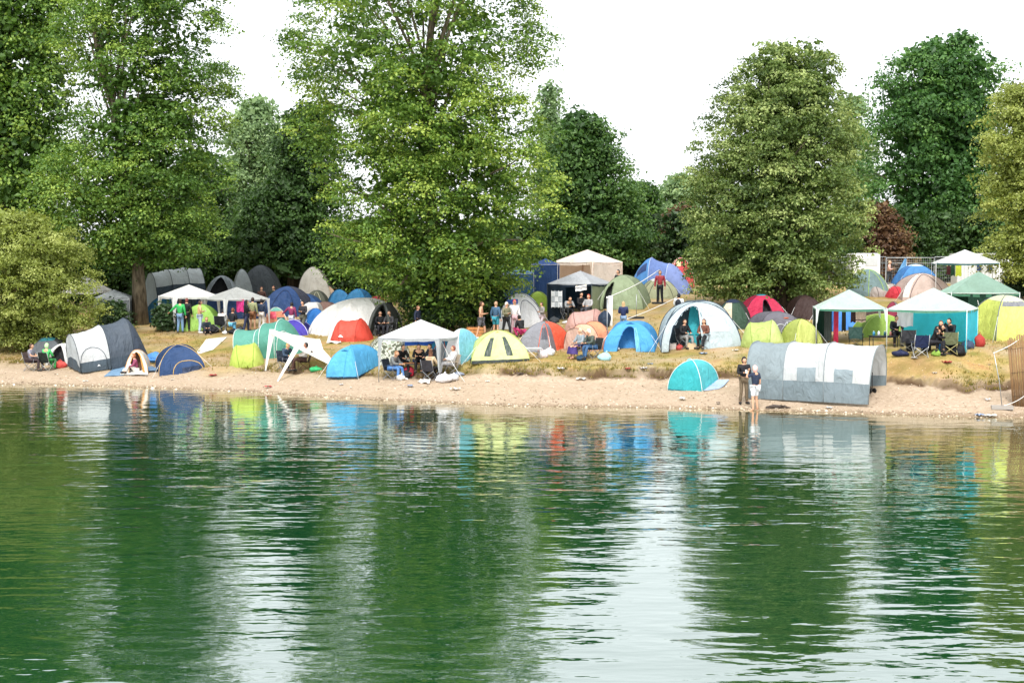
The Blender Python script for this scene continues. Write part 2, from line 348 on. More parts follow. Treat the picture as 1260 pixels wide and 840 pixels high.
l.new(ramp(attr('tint'), (0, '#7c6c58'), (.3, '#a08f78'), (.85, '#bfae96'), (1, '#dcd4c6')), p.inputs['Base Color']); p.inputs['Roughness'].default_value = .85
scatter_stones(9000, .05, 6, .01, .05, 'pebbles', pm, 1, 1.2)
scatter_stones(2500, -.1, .5, .02, .07, 'shore_stones', pm, 2)
def tufts(N, name, mat, seed, smin, smax, hmin, hmax, nearlip=False):
    g = np.random.default_rng(seed); X = g.uniform(-30, 24, N)
    lp = lipline(X)
    s = lp + (np.abs(g.normal(0, .5, N)) - .12 if nearlip else g.uniform(smin, smax, N)); Y = shore(X) + s
    keep = fbm(X * .7, Y * .7, 77, 3) > (-.25 if nearlip else -.05); X, Y = X[keep], Y[keep]; N = len(X)
    Z = hz(X, Y); h = g.uniform(hmin, hmax, N); B = 5
    X = np.repeat(X, B); Y = np.repeat(Y, B); Z = np.repeat(Z, B); h = np.repeat(h, B) * g.uniform(.6, 1.2, N * B)
    an = g.uniform(0, 6.28, N * B); sp = g.uniform(.02, .09, N * B); wd = .012 + .012 * g.random(N * B)
    bx = X + np.cos(an) * sp; by = Y + np.sin(an) * sp; lx = np.cos(an) * h * .45; ly = np.sin(an) * h * .45
    px_, py_ = np.sin(an) * wd, -np.cos(an) * wd
    a = np.stack([bx - px_, by - py_, Z - .02], -1); b = np.stack([bx + px_, by + py_, Z - .02], -1); c = np.stack([bx + lx, by + ly, Z + h], -1)
    co = np.stack([a, b, c], 1).reshape(-1, 3); f = np.arange(len(co)).reshape(-1, 3)
    link(name, npmesh(name, co, f, False, dict(tint=np.repeat(g.random(N * B), 3)), mat), kind='stuff')
gm = leafmat('dry_grass_blades', '#6b6a30', '#9a8648', '#b79f66', .3)
tufts(16000, 'dry_grass', gm, 3, 0, 14, .04, .13)
tufts(4200, 'bank_grass', leafmat('bank_grass_blades', '#57602a', '#86803e', '#b09858', .3), 4, 0, 1, .04, .13, True)

# ------------------------------------------------------------------ trees
def leaf_cloud(cen, rad, per, size, g, flat=.75, updn=.35, droop=0):
    """leaf-sized bent quads spread over the outer part of each clump"""
    N = int(per.sum()); ci = np.repeat(np.arange(len(cen)), per)
    d = g.normal(size=(N, 3)); d /= np.linalg.norm(d, axis=1)[:, None]
    d[:, 2] = np.where(d[:, 2] < -.35, -d[:, 2] * .6, d[:, 2])
    rr = rad[ci] * (g.random(N) ** .45) * (1 + .12 * g.normal(size=N))
    P = cen[ci] + d * rr[:, None] * np.array([1, 1, flat]); P[:, 2] -= droop * (rr / rad[ci]) ** 2 * rad[ci]
    nrm = d * .8 + g.normal(size=(N, 3)) * .55 + np.array([0, 0, updn]); nrm /= np.linalg.norm(nrm, axis=1)[:, None]
    a = np.cross(nrm, g.normal(size=(N, 3))); a /= np.linalg.norm(a, axis=1)[:, None]; b = np.cross(nrm, a)
    s = (size * (.65 + .7 * g.random(N)))[:, None]
    co = np.stack([P - a * s * .5, P - b * s * .34 + nrm * s * .1, P + a * s * .5, P + b * s * .34 + nrm * s * .1], 1).reshape(-1, 3)
    tint = np.clip(.5 + .22 * g.normal(size=len(cen))[ci] + .16 * g.normal(size=N), 0, 1)
    return co, np.repeat(tint, 4)
def make_tree(name, label, cat, D, sil, n_cl, cr, per, size, mat, bark, trunk=None, seed=1, depth=.85, shell=.5, limbs=14, flat=.7, droop=0., updn=.35, group=None, core_top=.96, gaps=None):
    g = np.random.default_rng(seed)
    n_cl = int(n_cl * 1.6); per = int(per * .8 * LEAFK); size = size * LEAFS
    sil = sorted(sil, key=lambda q: -q[0]); base_px = trunk[0] if trunk else (sil[0][1] + sil[0][2]) / 2
    bx = W(base_px, 330, D).x; bz = zt(bx, D) - .1
    hs = []; cx = []; rr = []
    for (py, a, b) in sil:
        A = W(a, py, D); B = W(b, py, D); hs.append(A.z); cx.append((A.x + B.x) / 2 - bx); rr.append((B.x - A.x) / 2)
    hs = np.array(hs)
    if name.endswith('shrub') or name.endswith('bush'): hs[0] = bz + .25
    hs = np.maximum.accumulate(hs); cx = np.array(cx); rr = np.array(rr)
    zz = np.linspace(hs[0], hs[-1], 200); rz_ = np.interp(zz, hs, rr); pr = (rz_ + .3); pr /= pr.sum()
    z = g.choice(zz, n_cl, p=pr) + g.uniform(-.1, .1, n_cl); Rr = np.interp(z, hs, rr); C = np.interp(z, hs, cx)
    c_r = cr * (.5 + .95 * g.random(n_cl) ** 1.4); c_r = np.minimum(c_r, np.maximum(Rr * .8, cr * .45))
    th = g.uniform(0, 2 * math.pi, n_cl); u = g.random(n_cl)
    fr_ = np.where(g.random(n_cl) < .78, shell + (1 - shell) * u ** .6, u * shell)
    # lobes: whole sectors of the crown swell and shrink
    lob = .99 + .07 * np.sin(th * 3 + z * .55 + seed) + .06 * np.sin(th * 5 - z * .9 + 2 * seed)
    rad_ = np.maximum(Rr - c_r * .2, 0) * fr_ * lob
    cen = np.stack([C + rad_ * np.cos(th), depth * rad_ * np.sin(th), z - bz], -1)
    spr = g.random(n_cl) < .12; kf = np.where(spr, 1.12, 1.); cen[:, 0] = C + (cen[:, 0] - C) * kf; cen[:, 1] *= kf; c_r = np.where(spr, np.minimum(c_r, cr * .6), c_r)
    if gaps:
        keep = np.ones(n_cl, bool)
        for (gx, gy, gr_) in gaps:
            q = W(gx, gy, D); keep &= ~((np.abs(cen[:, 0] + bx - q.x) < gr_) & (np.abs(cen[:, 2] + bz - q.z) < gr_ * .9) & (g.random(n_cl) < .93))
        cen = cen[keep]; c_r = c_r[keep]; n_cl = len(cen)
    far = D > 85; size = size * (1.18 if far else 1.06)
    pern = np.maximum((per * (.44 if far else .74) * (c_r / cr) ** 1.8) * np.where(cen[:, 1] > .3 * rr.max() * depth, .45, 1.), 14).astype(int)
    co, tint = leaf_cloud(cen, c_r, pern, size, g, flat, updn, droop)
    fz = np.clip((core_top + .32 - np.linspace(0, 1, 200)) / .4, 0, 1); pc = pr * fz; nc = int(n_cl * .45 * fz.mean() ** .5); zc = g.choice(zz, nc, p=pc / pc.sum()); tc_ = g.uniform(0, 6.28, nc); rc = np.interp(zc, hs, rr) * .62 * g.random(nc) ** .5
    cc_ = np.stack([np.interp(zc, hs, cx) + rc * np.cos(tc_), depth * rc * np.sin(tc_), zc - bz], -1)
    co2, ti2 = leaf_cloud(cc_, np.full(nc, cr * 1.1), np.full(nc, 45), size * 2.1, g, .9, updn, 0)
    co = np.concatenate([co, co2]); tint = np.concatenate([tint, ti2 * .6])  # core leaves toned darker: the crown's inner shade is put into their tint
    t = thing(name, label, cat, (bx, D, bz), 0, group)
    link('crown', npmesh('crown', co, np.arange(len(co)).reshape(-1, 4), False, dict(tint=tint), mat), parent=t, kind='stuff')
    if trunk:
        _, tr, kinks = trunk      # radius and the trunk line in photo pixels
        pts = [Vector((0, 0, 0))] + [W(kx, ky, D) - Vector((bx, D, bz)) for kx, ky in kinks]
        mb = MB(); nn = len(pts); mb.tube(pts, [tr * 1.35] + [tr * (1 - .8 * (i / nn) ** 1.1) for i in range(1, nn)], 10)
        trk = mb.build('trunk', bark, t)
        far = cen[np.argsort(-g.random(n_cl))[:limbs]]
        for q in far:
            q = Vector(q); hz_ = max(min(q.z * .62, pts[-1].z), pts[1].z if nn > 2 else 1)
            k = 0
            while k < nn - 2 and pts[k + 1].z < hz_: k += 1
            f_ = (hz_ - pts[k].z) / max(pts[k + 1].z - pts[k].z, .01); s0 = pts[k].lerp(pts[k + 1], min(max(f_, 0), 1))
            mid = s0.lerp(q, .5) + Vector((0, 0, .08 * (q - s0).length)) + Vector(g.normal(size=3) * .25)
            r0 = tr * .34 * (1 - .5 * hz_ / max(pts[-1].z, 1)); b_ = MB(); b_.tube([s0, s0.lerp(mid, .5), mid, mid.lerp(q, .55) + Vector(g.normal(size=3) * .15), q], [r0, r0 * .8, r0 * .6, r0 * .38, r0 * .12], 6)
            b_.build('limb', bark, trk)
    return t
bark_p = barkmat('plane_bark', '#463c2e', '#80745f'); bark_d = barkmat('dark_bark', '#2c251d', '#5a4d3e')
L_plane = leafmat('plane_leaves', '#38561e', '#648434', '#a8bb58', .3)
L_plane2 = leafmat('plane_leaves_left', '#355420', '#5e7f34', '#9cb354', .3)
L_lime = leafmat('lime_leaves', '#3b5024', '#627838', '#aab874', .32)
L_oak = leafmat('oak_leaves', '#305228', '#4a7238', '#70964e', .35)
L_dark = leafmat('dark_leaves', '#273e1c', '#3c5a28', '#5f8042', .33)
L_mid = leafmat('mid_leaves', '#2f4d24', '#4a6c34', '#74944e', .38)
L_hazed = leafmat('hazed_leaves', '#66805a', '#86a06e', '#adc492', .42)  # distance haze put into the leaf colour of the far trees
L_willow = leafmat('willow_leaves', '#647034', '#8d9a4c', '#b6be74', .42)
L_copper = leafmat('copper_leaves', '#4a3426', '#70543a', '#8a7a4c', .3)
L_shrub = leafmat('shrub_leaves', '#20331a', '#36502a', '#5d7440', .3)

make_tree('plane_tree', 'huge light green plane tree with forked pale limbs at the middle of the shore', 'tree', 74,
    [(400, 505, 585), (380, 498, 596), (362, 472, 620), (345, 424, 650), (326, 396, 664), (300, 394, 672), (250, 398, 690), (200, 392, 692), (160, 372, 684), (120, 356, 678), (60, 338, 680), (20, 342, 672), (-40, 360, 660), (-110, 400, 640), (-170, 450, 580)],
    640, 1.1, 220, .19, L_plane, bark_p, (540, .42, [(536, 330), (530, 250), (527, 190), (523, 120), (530, 40), (540, -60)]), 11, .85, .62, 34, .8, .3, .7, core_top=.46,
    gaps=[(345, 122, 1.3), (452, 78, .95), (512, 60, 1.0), (600, 20, .8), (475, 18, .9), (405, 40, .8), (352, 190, 1.2), (520, 130, .8), (690, 165, 1.0)])
make_tree('plane_tree', 'tall broad green plane tree with bare grey brown trunk behind the white gazebo', 'tree', 80,
    [(328, 120, 240), (305, 60, 268), (270, 40, 284), (230, 30, 292), (180, 66, 290), (130, 90, 288), (80, 66, 286), (30, 60, 284), (-30, 80, 278), (-100, 100, 262), (-170, 130, 230)],
    560, 1.05, 200, .19, L_plane2, bark_p, (172, .36, [(170, 330), (158, 245), (150, 190), (140, 130), (120, 60), (105, -30)]), 12, .66, .55, 26, .8, .25, .7, core_top=.42,
    gaps=[(128, 118, 1.0), (148, 158, .7), (118, 62, .8), (185, 105, .7), (160, 30, .7)])
make_tree('broadleaf_tree', 'tall dense green tree at the left edge of the photo behind the willow bush', 'tree', 88,
    [(330, -90, 120), (270, -110, 130), (200, -120, 120), (130, -120, 112), (60, -110, 108), (0, -100, 118), (-70, -70, 100), (-130, -40, 60)],
    520, 1.2, 150, .24, L_plane2, bark_d, (10, .4, [(10, 250), (8, 120), (12, 0)]), 13, .7, .4, 12, .85)
make_tree('willow_bush', 'wide pale olive willow bush by the water at the far left', 'bush', 72.8,
    [(432, -40, 90), (412, -60, 112), (390, -80, 128), (360, -90, 134), (335, -90, 128), (310, -80, 120), (290, -60, 102), (268, -30, 62)],
    330, .62, 150, .14, L_willow, bark_d, (40, .14, [(42, 400), (44, 340), (40, 300)]), 14, .55, .55, 22, .8, .1)
# the trees that close the view behind the camp
make_tree('dark_tree', 'dark green tree standing behind the navy dome tents left of the big plane', 'tree', 97,
    [(340, 270, 430), (300, 262, 430), (260, 290, 425), (220, 322, 425), (180, 338, 420), (155, 348, 410), (140, 356, 400)],
    300, 1.2, 120, .24, L_dark, bark_d, (360, .35, [(362, 280), (365, 200)]), 15, .7, .5, 10, .6)
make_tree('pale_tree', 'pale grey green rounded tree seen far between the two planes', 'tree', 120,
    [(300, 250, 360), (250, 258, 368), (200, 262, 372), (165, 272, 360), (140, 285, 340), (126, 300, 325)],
    200, 1.2, 120, .26, L_hazed, bark_d, (310, .3, [(312, 250), (315, 190)]), 16, .7, .5, 6, .65)
make_tree('dark_tree', 'deep green tree filling the shade behind the grey tunnel tent', 'tree', 100,
    [(350, 170, 300), (310, 160, 310), (270, 170, 300), (230, 190, 290), (200, 215, 275)],
    220, 1.2, 110, .24, L_dark, bark_d, (230, .3, [(232, 280), (235, 240)]), 17, .6, .5, 6, .6)
make_tree('broadleaf_tree', 'mid green tree standing right beside the big plane behind the beige gazebo', 'tree', 96,
    [(325, 655, 800), (295, 650, 806), (260, 655, 796), (225, 664, 784), (190, 668, 772), (165, 680, 758), (148, 700, 740)],
    300, 1.1, 130, .23, L_mid, bark_d, (720, .3, [(722, 280), (724, 200)]), 18, .7, .5, 10, .6)
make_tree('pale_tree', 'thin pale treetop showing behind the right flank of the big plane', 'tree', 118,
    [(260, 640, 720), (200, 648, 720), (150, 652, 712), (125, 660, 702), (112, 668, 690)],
    110, 1.0, 70, .22, L_hazed, bark_d, (680, .25, [(682, 200), (684, 140)]), 19, .7, .5, 8, .65)
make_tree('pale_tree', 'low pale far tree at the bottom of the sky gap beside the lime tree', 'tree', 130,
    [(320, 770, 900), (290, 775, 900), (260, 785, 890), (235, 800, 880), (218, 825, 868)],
    170, 1.2, 110, .26, L_hazed, bark_d, (840, .25, [(840, 270), (842, 240)]), 20, .7, .5, 6, .65)
make_tree('pale_tree', 'pale green tree just left of the sky gap, lower than its neighbour', 'tree', 112,
    [(325, 740, 830), (300, 745, 832), (270, 752, 825), (245, 765, 812), (228, 780, 802)],
    130, 1.0, 110, .24, L_mid, bark_d, (785, .2, [(785, 280), (786, 250)]), 21, .7, .5, 6, .65)
make_tree('copper_shrub', 'rusty brown shrub left of the lime tree at the fence', 'shrub', 98,
    [(325, 800, 862), (300, 803, 866), (275, 812, 862), (258, 825, 852)],
    60, .7, 120, .18, L_copper, bark_d, (832, .1, [(832, 300), (833, 280)]), 22, .7, .4, 5, .8)
make_tree('lime_tree', 'big rounded lime tree with pale flower bracts over the crimson tent', 'tree', 73,
    [(368, 868, 1020), (355, 846, 1052), (325, 838, 1062), (290, 838, 1070), (250, 836, 1070), (215, 838, 1068), (190, 856, 1064), (160, 868, 1060), (130, 876, 1056), (100, 892, 1046), (80, 906, 1036), (62, 930, 1014)],
    560, .82, 170, .17, L_lime, bark_d, (962, .42, [(962, 340), (960, 250), (956, 170), (955, 110)]), 23, .85, .6, 16, .66, .25, .35)
make_tree('oak_tree', 'large dark green oak behind the fence right of the lime tree', 'tree', 104,
    [(322, 1080, 1250), (290, 1062, 1262), (250, 1054, 1270), (200, 1054, 1266), (150, 1058, 1258), (110, 1068, 1246), (80, 1092, 1234), (62, 1120, 1214), (50, 1146, 1196)],
    460, 1.25, 140, .25, L_oak, bark_d, (1160, .45, [(1160, 260), (1158, 180), (1156, 120)]), 24, .7, .5, 14, .62)
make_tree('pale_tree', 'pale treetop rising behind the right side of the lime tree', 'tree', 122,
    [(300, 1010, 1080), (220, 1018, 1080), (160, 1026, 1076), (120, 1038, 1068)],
    110, 1.1, 110, .25, L_hazed, bark_d, (1050, .25, [(1050, 200), (1051, 150)]), 25, .7, .5, 5, .65)
make_tree('copper_shrub', 'wide reddish brown shrub behind the fence between lime tree and oak', 'shrub', 94,
    [(322, 1060, 1128), (300, 1062, 1126), (278, 1066, 1112), (258, 1070, 1096)],
    80, .75, 120, .18, L_copper, bark_d, (1090, .12, [(1090, 300), (1091, 280)]), 26, .7, .4, 6, .8)
make_tree('willow_tree', 'yellow olive willow leaning in from the right edge of the photo', 'tree', 74,
    [(345, 1232, 1330), (325, 1215, 1340), (290, 1202, 1350), (250, 1198, 1350), (200, 1204, 1345), (160, 1200, 1340), (125, 1218, 1330), (105, 1236, 1310)],
    330, .75, 150, .15, L_willow, bark_d, (1275, .25, [(1275, 280), (1272, 200), (1270, 150)]), 27, .7, .5, 12, .75, .3)
# undergrowth and hedge
hedge = [(60, 345, 60, 95), (140, 350, 60, 96), (215, 352, 60, 100), (290, 345, 62, 101), (365, 340, 60, 101), (440, 345, 62, 96), (515, 345, 60, 92), (600, 345, 60, 93), (655, 335, 62, 97),
         (730, 315, 60, 99), (790, 318, 55, 100), (850, 325, 50, 96), (905, 340, 60, 93), (985, 342, 62, 93), (1040, 325, 50, 96), (1110, 315, 60, 98), (1180, 315, 62, 99), (1250, 318, 60, 98)]
words = ['left of the bare trunk', 'behind the bare trunk', 'behind the grey tunnel tent', 'behind the dark dome tents', 'behind the navy dome', 'behind the white bell tent', 'in the shade under the big plane', 'right of the plane trunk', 'behind the blue tarpaulins',
         'behind the beige gazebo', 'behind the big blue tent', 'left of the lime tree', 'under the left half of the lime tree', 'under the right half of the lime tree', 'behind the green and grey tent', 'behind the mesh fence', 'behind the pale gazebo', 'at the right edge behind the caravan']
for i, (x, y, hw, D) in enumerate(hedge):
    top = y - rnd.uniform(55, 85)
    if 700 < x < 800 or x > 1080: top = y - 50
    dark = i < 9 or i > 11
    make_tree('hedge_shrub', 'dark leafy shrub ' + words[i], 'shrub', D,
        [(y + 8, x - hw, x + hw), (y - 25, x - hw - 6, x + hw + 6), ((y + top) / 2, x - hw, x + hw), (top, x - hw * .6, x + hw * .6)],
        110, .85, 105, .22, L_dark if dark else L_shrub, bark_d, (x, .1, [(x, y - 10), (x + 2, y - 30)]), 100 + i, .5, .3, 4, .75, group='shrubs along the back of the camp')
for i, (x, y0, y1, hw, D, lab) in enumerate([(543, 402, 330, 54, 73.5, 'bushy green undergrowth round the foot of the big plane'), (203, 402, 380, 13, 76.5, 'small green bush beside the left leg of the white gazebo'),
        (140, 398, 376, 24, 77, 'dark bush at the foot of the bare trunk'), (600, 398, 345, 30, 74.5, 'green undergrowth left of the shirtless man'), (700, 352, 335, 24, 92, 'low dark bush behind the beige party gazebo'),
        (1250, 372, 340, 16, 76, 'olive bush below the willow at the right edge')]):
    make_tree('shrub', lab, 'shrub', D, [(y0, x - hw, x + hw), ((y0 + y1) / 2, x - hw, x + hw), (y1, x - hw * .6, x + hw * .6)], 90 if hw > 28 else 45, .5, 120, .14, L_shrub, bark_d, (x, .05, [(x, y0 - 8), (x, y1 + 8)]), 150 + i, .6, .3, 4, .8)
# far wood closing the horizon behind everything (one mass nobody could count)
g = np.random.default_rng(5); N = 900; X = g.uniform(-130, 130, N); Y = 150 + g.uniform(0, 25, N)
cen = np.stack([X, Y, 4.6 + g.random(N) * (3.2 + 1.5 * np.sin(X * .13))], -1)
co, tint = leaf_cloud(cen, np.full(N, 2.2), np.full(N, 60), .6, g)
link('far_wood', npmesh('far_wood', co, np.arange(len(co)).reshape(-1, 4), False, dict(tint=tint), L_hazed), kind='stuff')
# ================================================================== TENTS, GAZEBOS, FURNITURE
def lerp(a, b, t): return a + (b - a) * t
STEEL = solid('#a9adb0', .35, .8, .1, 8, 'steel'); BLACKM = solid('#1c1c1e', .5, 0, .3, 8, 'black_plastic'); WHITEM = solid('#e6e6e2', .4, 0, .1, 8, 'white_paint')
def spec(cx, by, ty, wpx, d, back=None):
    """front edge middle pixel, apex pixel row, width in pixels, depth in metres -> centre x, y, height, width"""
    p = G(cx, by); yc = p.y + d / 2 if back is None else p.y + back
    k = yc / p.y; xc = p.x * (1 + (k - 1) * 1.0)
    h = W(cx, ty, yc).z - zt(xc, yc)
    return xc, yc, max(h, .4), wpx / ppm((0, yc))
def guy(t, a, b, r=.008, mat=None):
    mb = MB(); mb.tube([a, b], r, 4); mb.build('guy_rope', mat or WHITEM, t)
def dome(label, cx, by, ty, wpx, d=2.2, rot=0, cols=('#888888',), n=4, pole='#2a2a2c', skirt=None, cap=None, door=None, windows=(), cat='tent', group=None, p=1.06, q=1.0, sag=.17, phase=None,
         lean=(0, 0), w=None, name='dome_tent', vent=False, guys=True, k=.7, logo=None, back=None, bind=None, dz=0, trans=.22, pr=.012, porch=None):
    xc, yc, h, ww = spec(cx, by, ty, wpx, d, back); rot = R(rot); ww = w or max((ww - d * abs(math.sin(rot))) / max(abs(math.cos(rot)), .5), .6)
    t = thing(name, label, cat, (0, 0, 0), 0, group); settle(t, xc, yc, rot, k, dz)
    ph = phase if phase is not None else math.pi / n
    cor = []
    for i in range(n):
        a = ph + 2 * math.pi * i / n - math.pi / 2 - 2 * math.pi / n     # panel 0 faces the camera (-y)
        if n == 4: x, y = [(-1, -1), (1, -1), (1, 1), (-1, 1)][i]; cor.append(Vector((x * ww / 2, y * d / 2, 0)))
        else: cor.append(Vector((math.cos(a) * ww / 2 / math.cos(math.pi / n) * .98, math.sin(a) * d / 2, 0)))
    sd = sum(map(ord, label)) % 97
    def arc(i, tt):
        th = tt * math.pi / 2; c = cor[i % n]; r = math.cos(th) ** p if th < math.pi / 2 - 1e-6 else 0
        z = h * math.sin(th) ** q
        return Vector((c.x * r + lean[0] * z / h, c.y * r + lean[1] * z / h, z - .04 * (1 - tt)))
    def surf(i, u, tt, off=0.):
        a, b = arc(i, tt), arc(i + 1, tt); m_ = a.lerp(b, u)
        cen = Vector((lean[0] * m_.z / h, lean[1] * m_.z / h, m_.z)); s_ = 4 * u * (1 - u)
        wv = (.024 * math.sin(u * 34 * (1 - .65 * tt) + 3 * tt + sd + 1.5 * math.sin(u * 5 + sd)) * (1 - tt) ** .7 + .02 * math.sin(u * 8 + tt * 21 + sd) * math.sin(tt * 7 - u * 12 + i)) * min(s_ * 2.5, 1) * ww * .42
        out = (m_ - cen); L = out.length; out = out / L if L > 1e-4 else Vector((0, 0, 0))
        m_ = m_ + out * (-sag * s_ * math.sin(min(tt * 1.15, 1) * math.pi) * min(L, 1) + wv * (1 - tt) ** .5 + off)
        m_.z -= sag * .35 * s_ * tt * (1 - tt) * h
        m_.z += off * .3
        return m_
    nu, nt_ = 24, 20; panels = {}
    for i in range(n):
        c = cols[i % len(cols)]
        T0 = skirt[0] if skirt and (len(skirt) < 3 or i in skirt[2]) else 0; T1 = 1 - cap[0] if cap else 1
        dd = door if door and door.get('panel', 0) == i else None
        def skp(r, cc, T0=T0, T1=T1, dd=dd):
            if not dd or dd.get('closed'): return False
            u = (cc + .5) / NU; tt = lerp(T0, T1, (r + .5) / NT)
            hw = (dd['u'][1] - dd['u'][0]) / 2; cu = (dd['u'][1] + dd['u'][0]) / 2; f = tt / dd['t']
            return f < 1 and abs(u - cu) < hw * math.sqrt(max(1 - f ** 3, 0))
        NU, NT = (30, 30) if dd and not dd.get('closed') else (nu, nt_)
        mb = MB(); mb.grid([[surf(i, cc / NU, lerp(T0, T1, r / NT)) for cc in range(NU + 1)] for r in range(NT + 1)], skp)
        panels[i] = pan = mb.build('panel', fabric(c, trans), t, None if c == cols[0] else 'panel of another colour than the front')
        if T0 > 0:
            mb = MB(); mb.grid([[surf(i, cc / nu, T0 * r / 4) for cc in range(nu + 1)] for r in range(5)]); mb.build('skirt', fabric(skirt[1], trans), t)
        if cap:
            mb = MB(); mb.grid([[surf(i, cc / nu, lerp(T1 - .02, 1, r / 5), .015) for cc in range(nu + 1)] for r in range(6)]); mb.build('fly_sheet', fabric(cap[1], trans), t)
        if dd:
            hw = (dd['u'][1] - dd['u'][0]) / 2; cu = (dd['u'][1] + dd['u'][0]) / 2
            pts = []
            for kk in range(25):
                a = math.pi * kk / 24; f = abs(math.sin(a)) ** .8; x_ = -math.cos(a); x_ = math.copysign(abs(x_) ** .7, x_)
                pts.append(surf(i, cu + hw * x_, dd['t'] * f, .01))
            mb = MB(); mb.tube(pts, .016, 4); mb.build('door_zip', fabric(bind or pole, 0), pan)
            if dd.get('flap'):
                mb = MB(); u1 = cu + hw * (-1 if dd.get('side', 1) < 0 else 1); mb.grid([[surf(i, lerp(u1, u1 + .09 * (1 if cu > u1 else -1), cc / 4), dd['t'] * .92 * r / 8, .03 + .03 * math.sin(cc * 2.2)) for cc in range(5)] for r in range(9)]); mb.build('door_flap', fabric(dd['flap'], .2), pan)
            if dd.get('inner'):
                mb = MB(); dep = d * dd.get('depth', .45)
                mb.grid([[surf(i, lerp(*dd.get('iu', (cu - hw * 1.15, cu + hw * 1.15)), cc / 8), dd['t'] * 1.06 * r / 8) + Vector((0, dep, 0)) for cc in range(9)] for r in range(9)]); mb.build('inner_tent', fabric(dd['inner'], .1), t)  # near-black colours paint the doorway shade; other colours are real inner tents
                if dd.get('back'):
                    mb = MB(); mb.grid([[surf(i, lerp(.03, .97, cc / 8), .9 * r / 8) + Vector((0, dep + .25, 0)) for cc in range(9)] for r in range(9)]); mb.build('inner_wall', fabric(dd['back'], .02), t)  # dark sheet added behind the porch, interior shade put into its colour
    for (i, u0, u1, t0, t1, c) in windows:
        mb = MB(); mb.grid([[surf(i, lerp(u0, u1, cc / 6), lerp(t0, t1, r / 6), .012) for cc in range(7)] for r in range(7)]); mb.build('window', fabric(c, 0, .3), panels[i])
    if logo:
        i, u, tt, s_, c = logo; ce = surf(i, u, tt, .02); ex = (surf(i, u + .03, tt, .02) - ce).normalized(); ez = (surf(i, u, tt + .04, .02) - ce).normalized()
        mb = MB(); mb.quad(ce - ex * s_ * .7, ce + ex * s_ * .7, ce + ex * s_ * .15 + ez * s_ * .6, ce - ex * s_ * .15 + ez * s_ * .6); mb.quad(ce - ex * s_ - ez * s_ * .1, ce - ex * s_ - ez * s_ * .3, ce + ex * s_ - ez * s_ * .3, ce + ex * s_ - ez * s_ * .1)
        mb.build('logo', solid(c, .6, 0, 0), t)
    for i in range(n if n > 4 or True else 2):
        mb = MB(); mb.tube([arc(i, kk / 12) + (arc(i, kk / 12) - Vector((lean[0], lean[1], arc(i, kk / 12).z))).normalized() * .008 for kk in range(12)] + [arc(i, .999)], pr, 5); mb.build('pole_sleeve', fabric(pole, 0), t)
    if vent:
        i, u, tt, c = vent; ce = surf(i, u, tt, .02); up = surf(i, u, tt + .1, .02); ex = (surf(i, u + .08, tt) - surf(i, u - .08, tt)).normalized() * .2
        nrm = ex.cross(up - ce).normalized() * .09
        if nrm.z < 0: nrm = -nrm
        mb = MB(); mb.quad(up, ce - ex, ce + nrm); mb.quad(up, ce + nrm, ce + ex); mb.quad(ce - ex, ce + ex, ce + nrm); mb.build('vent_hood', fabric(c, .1), panels[i])
    if guys:
        for i in (0, 1):
            a = arc(i, .45); c = cor[i]; guy(t, a, c * 1.35 + Vector((0, 0, -.02)))
    return t
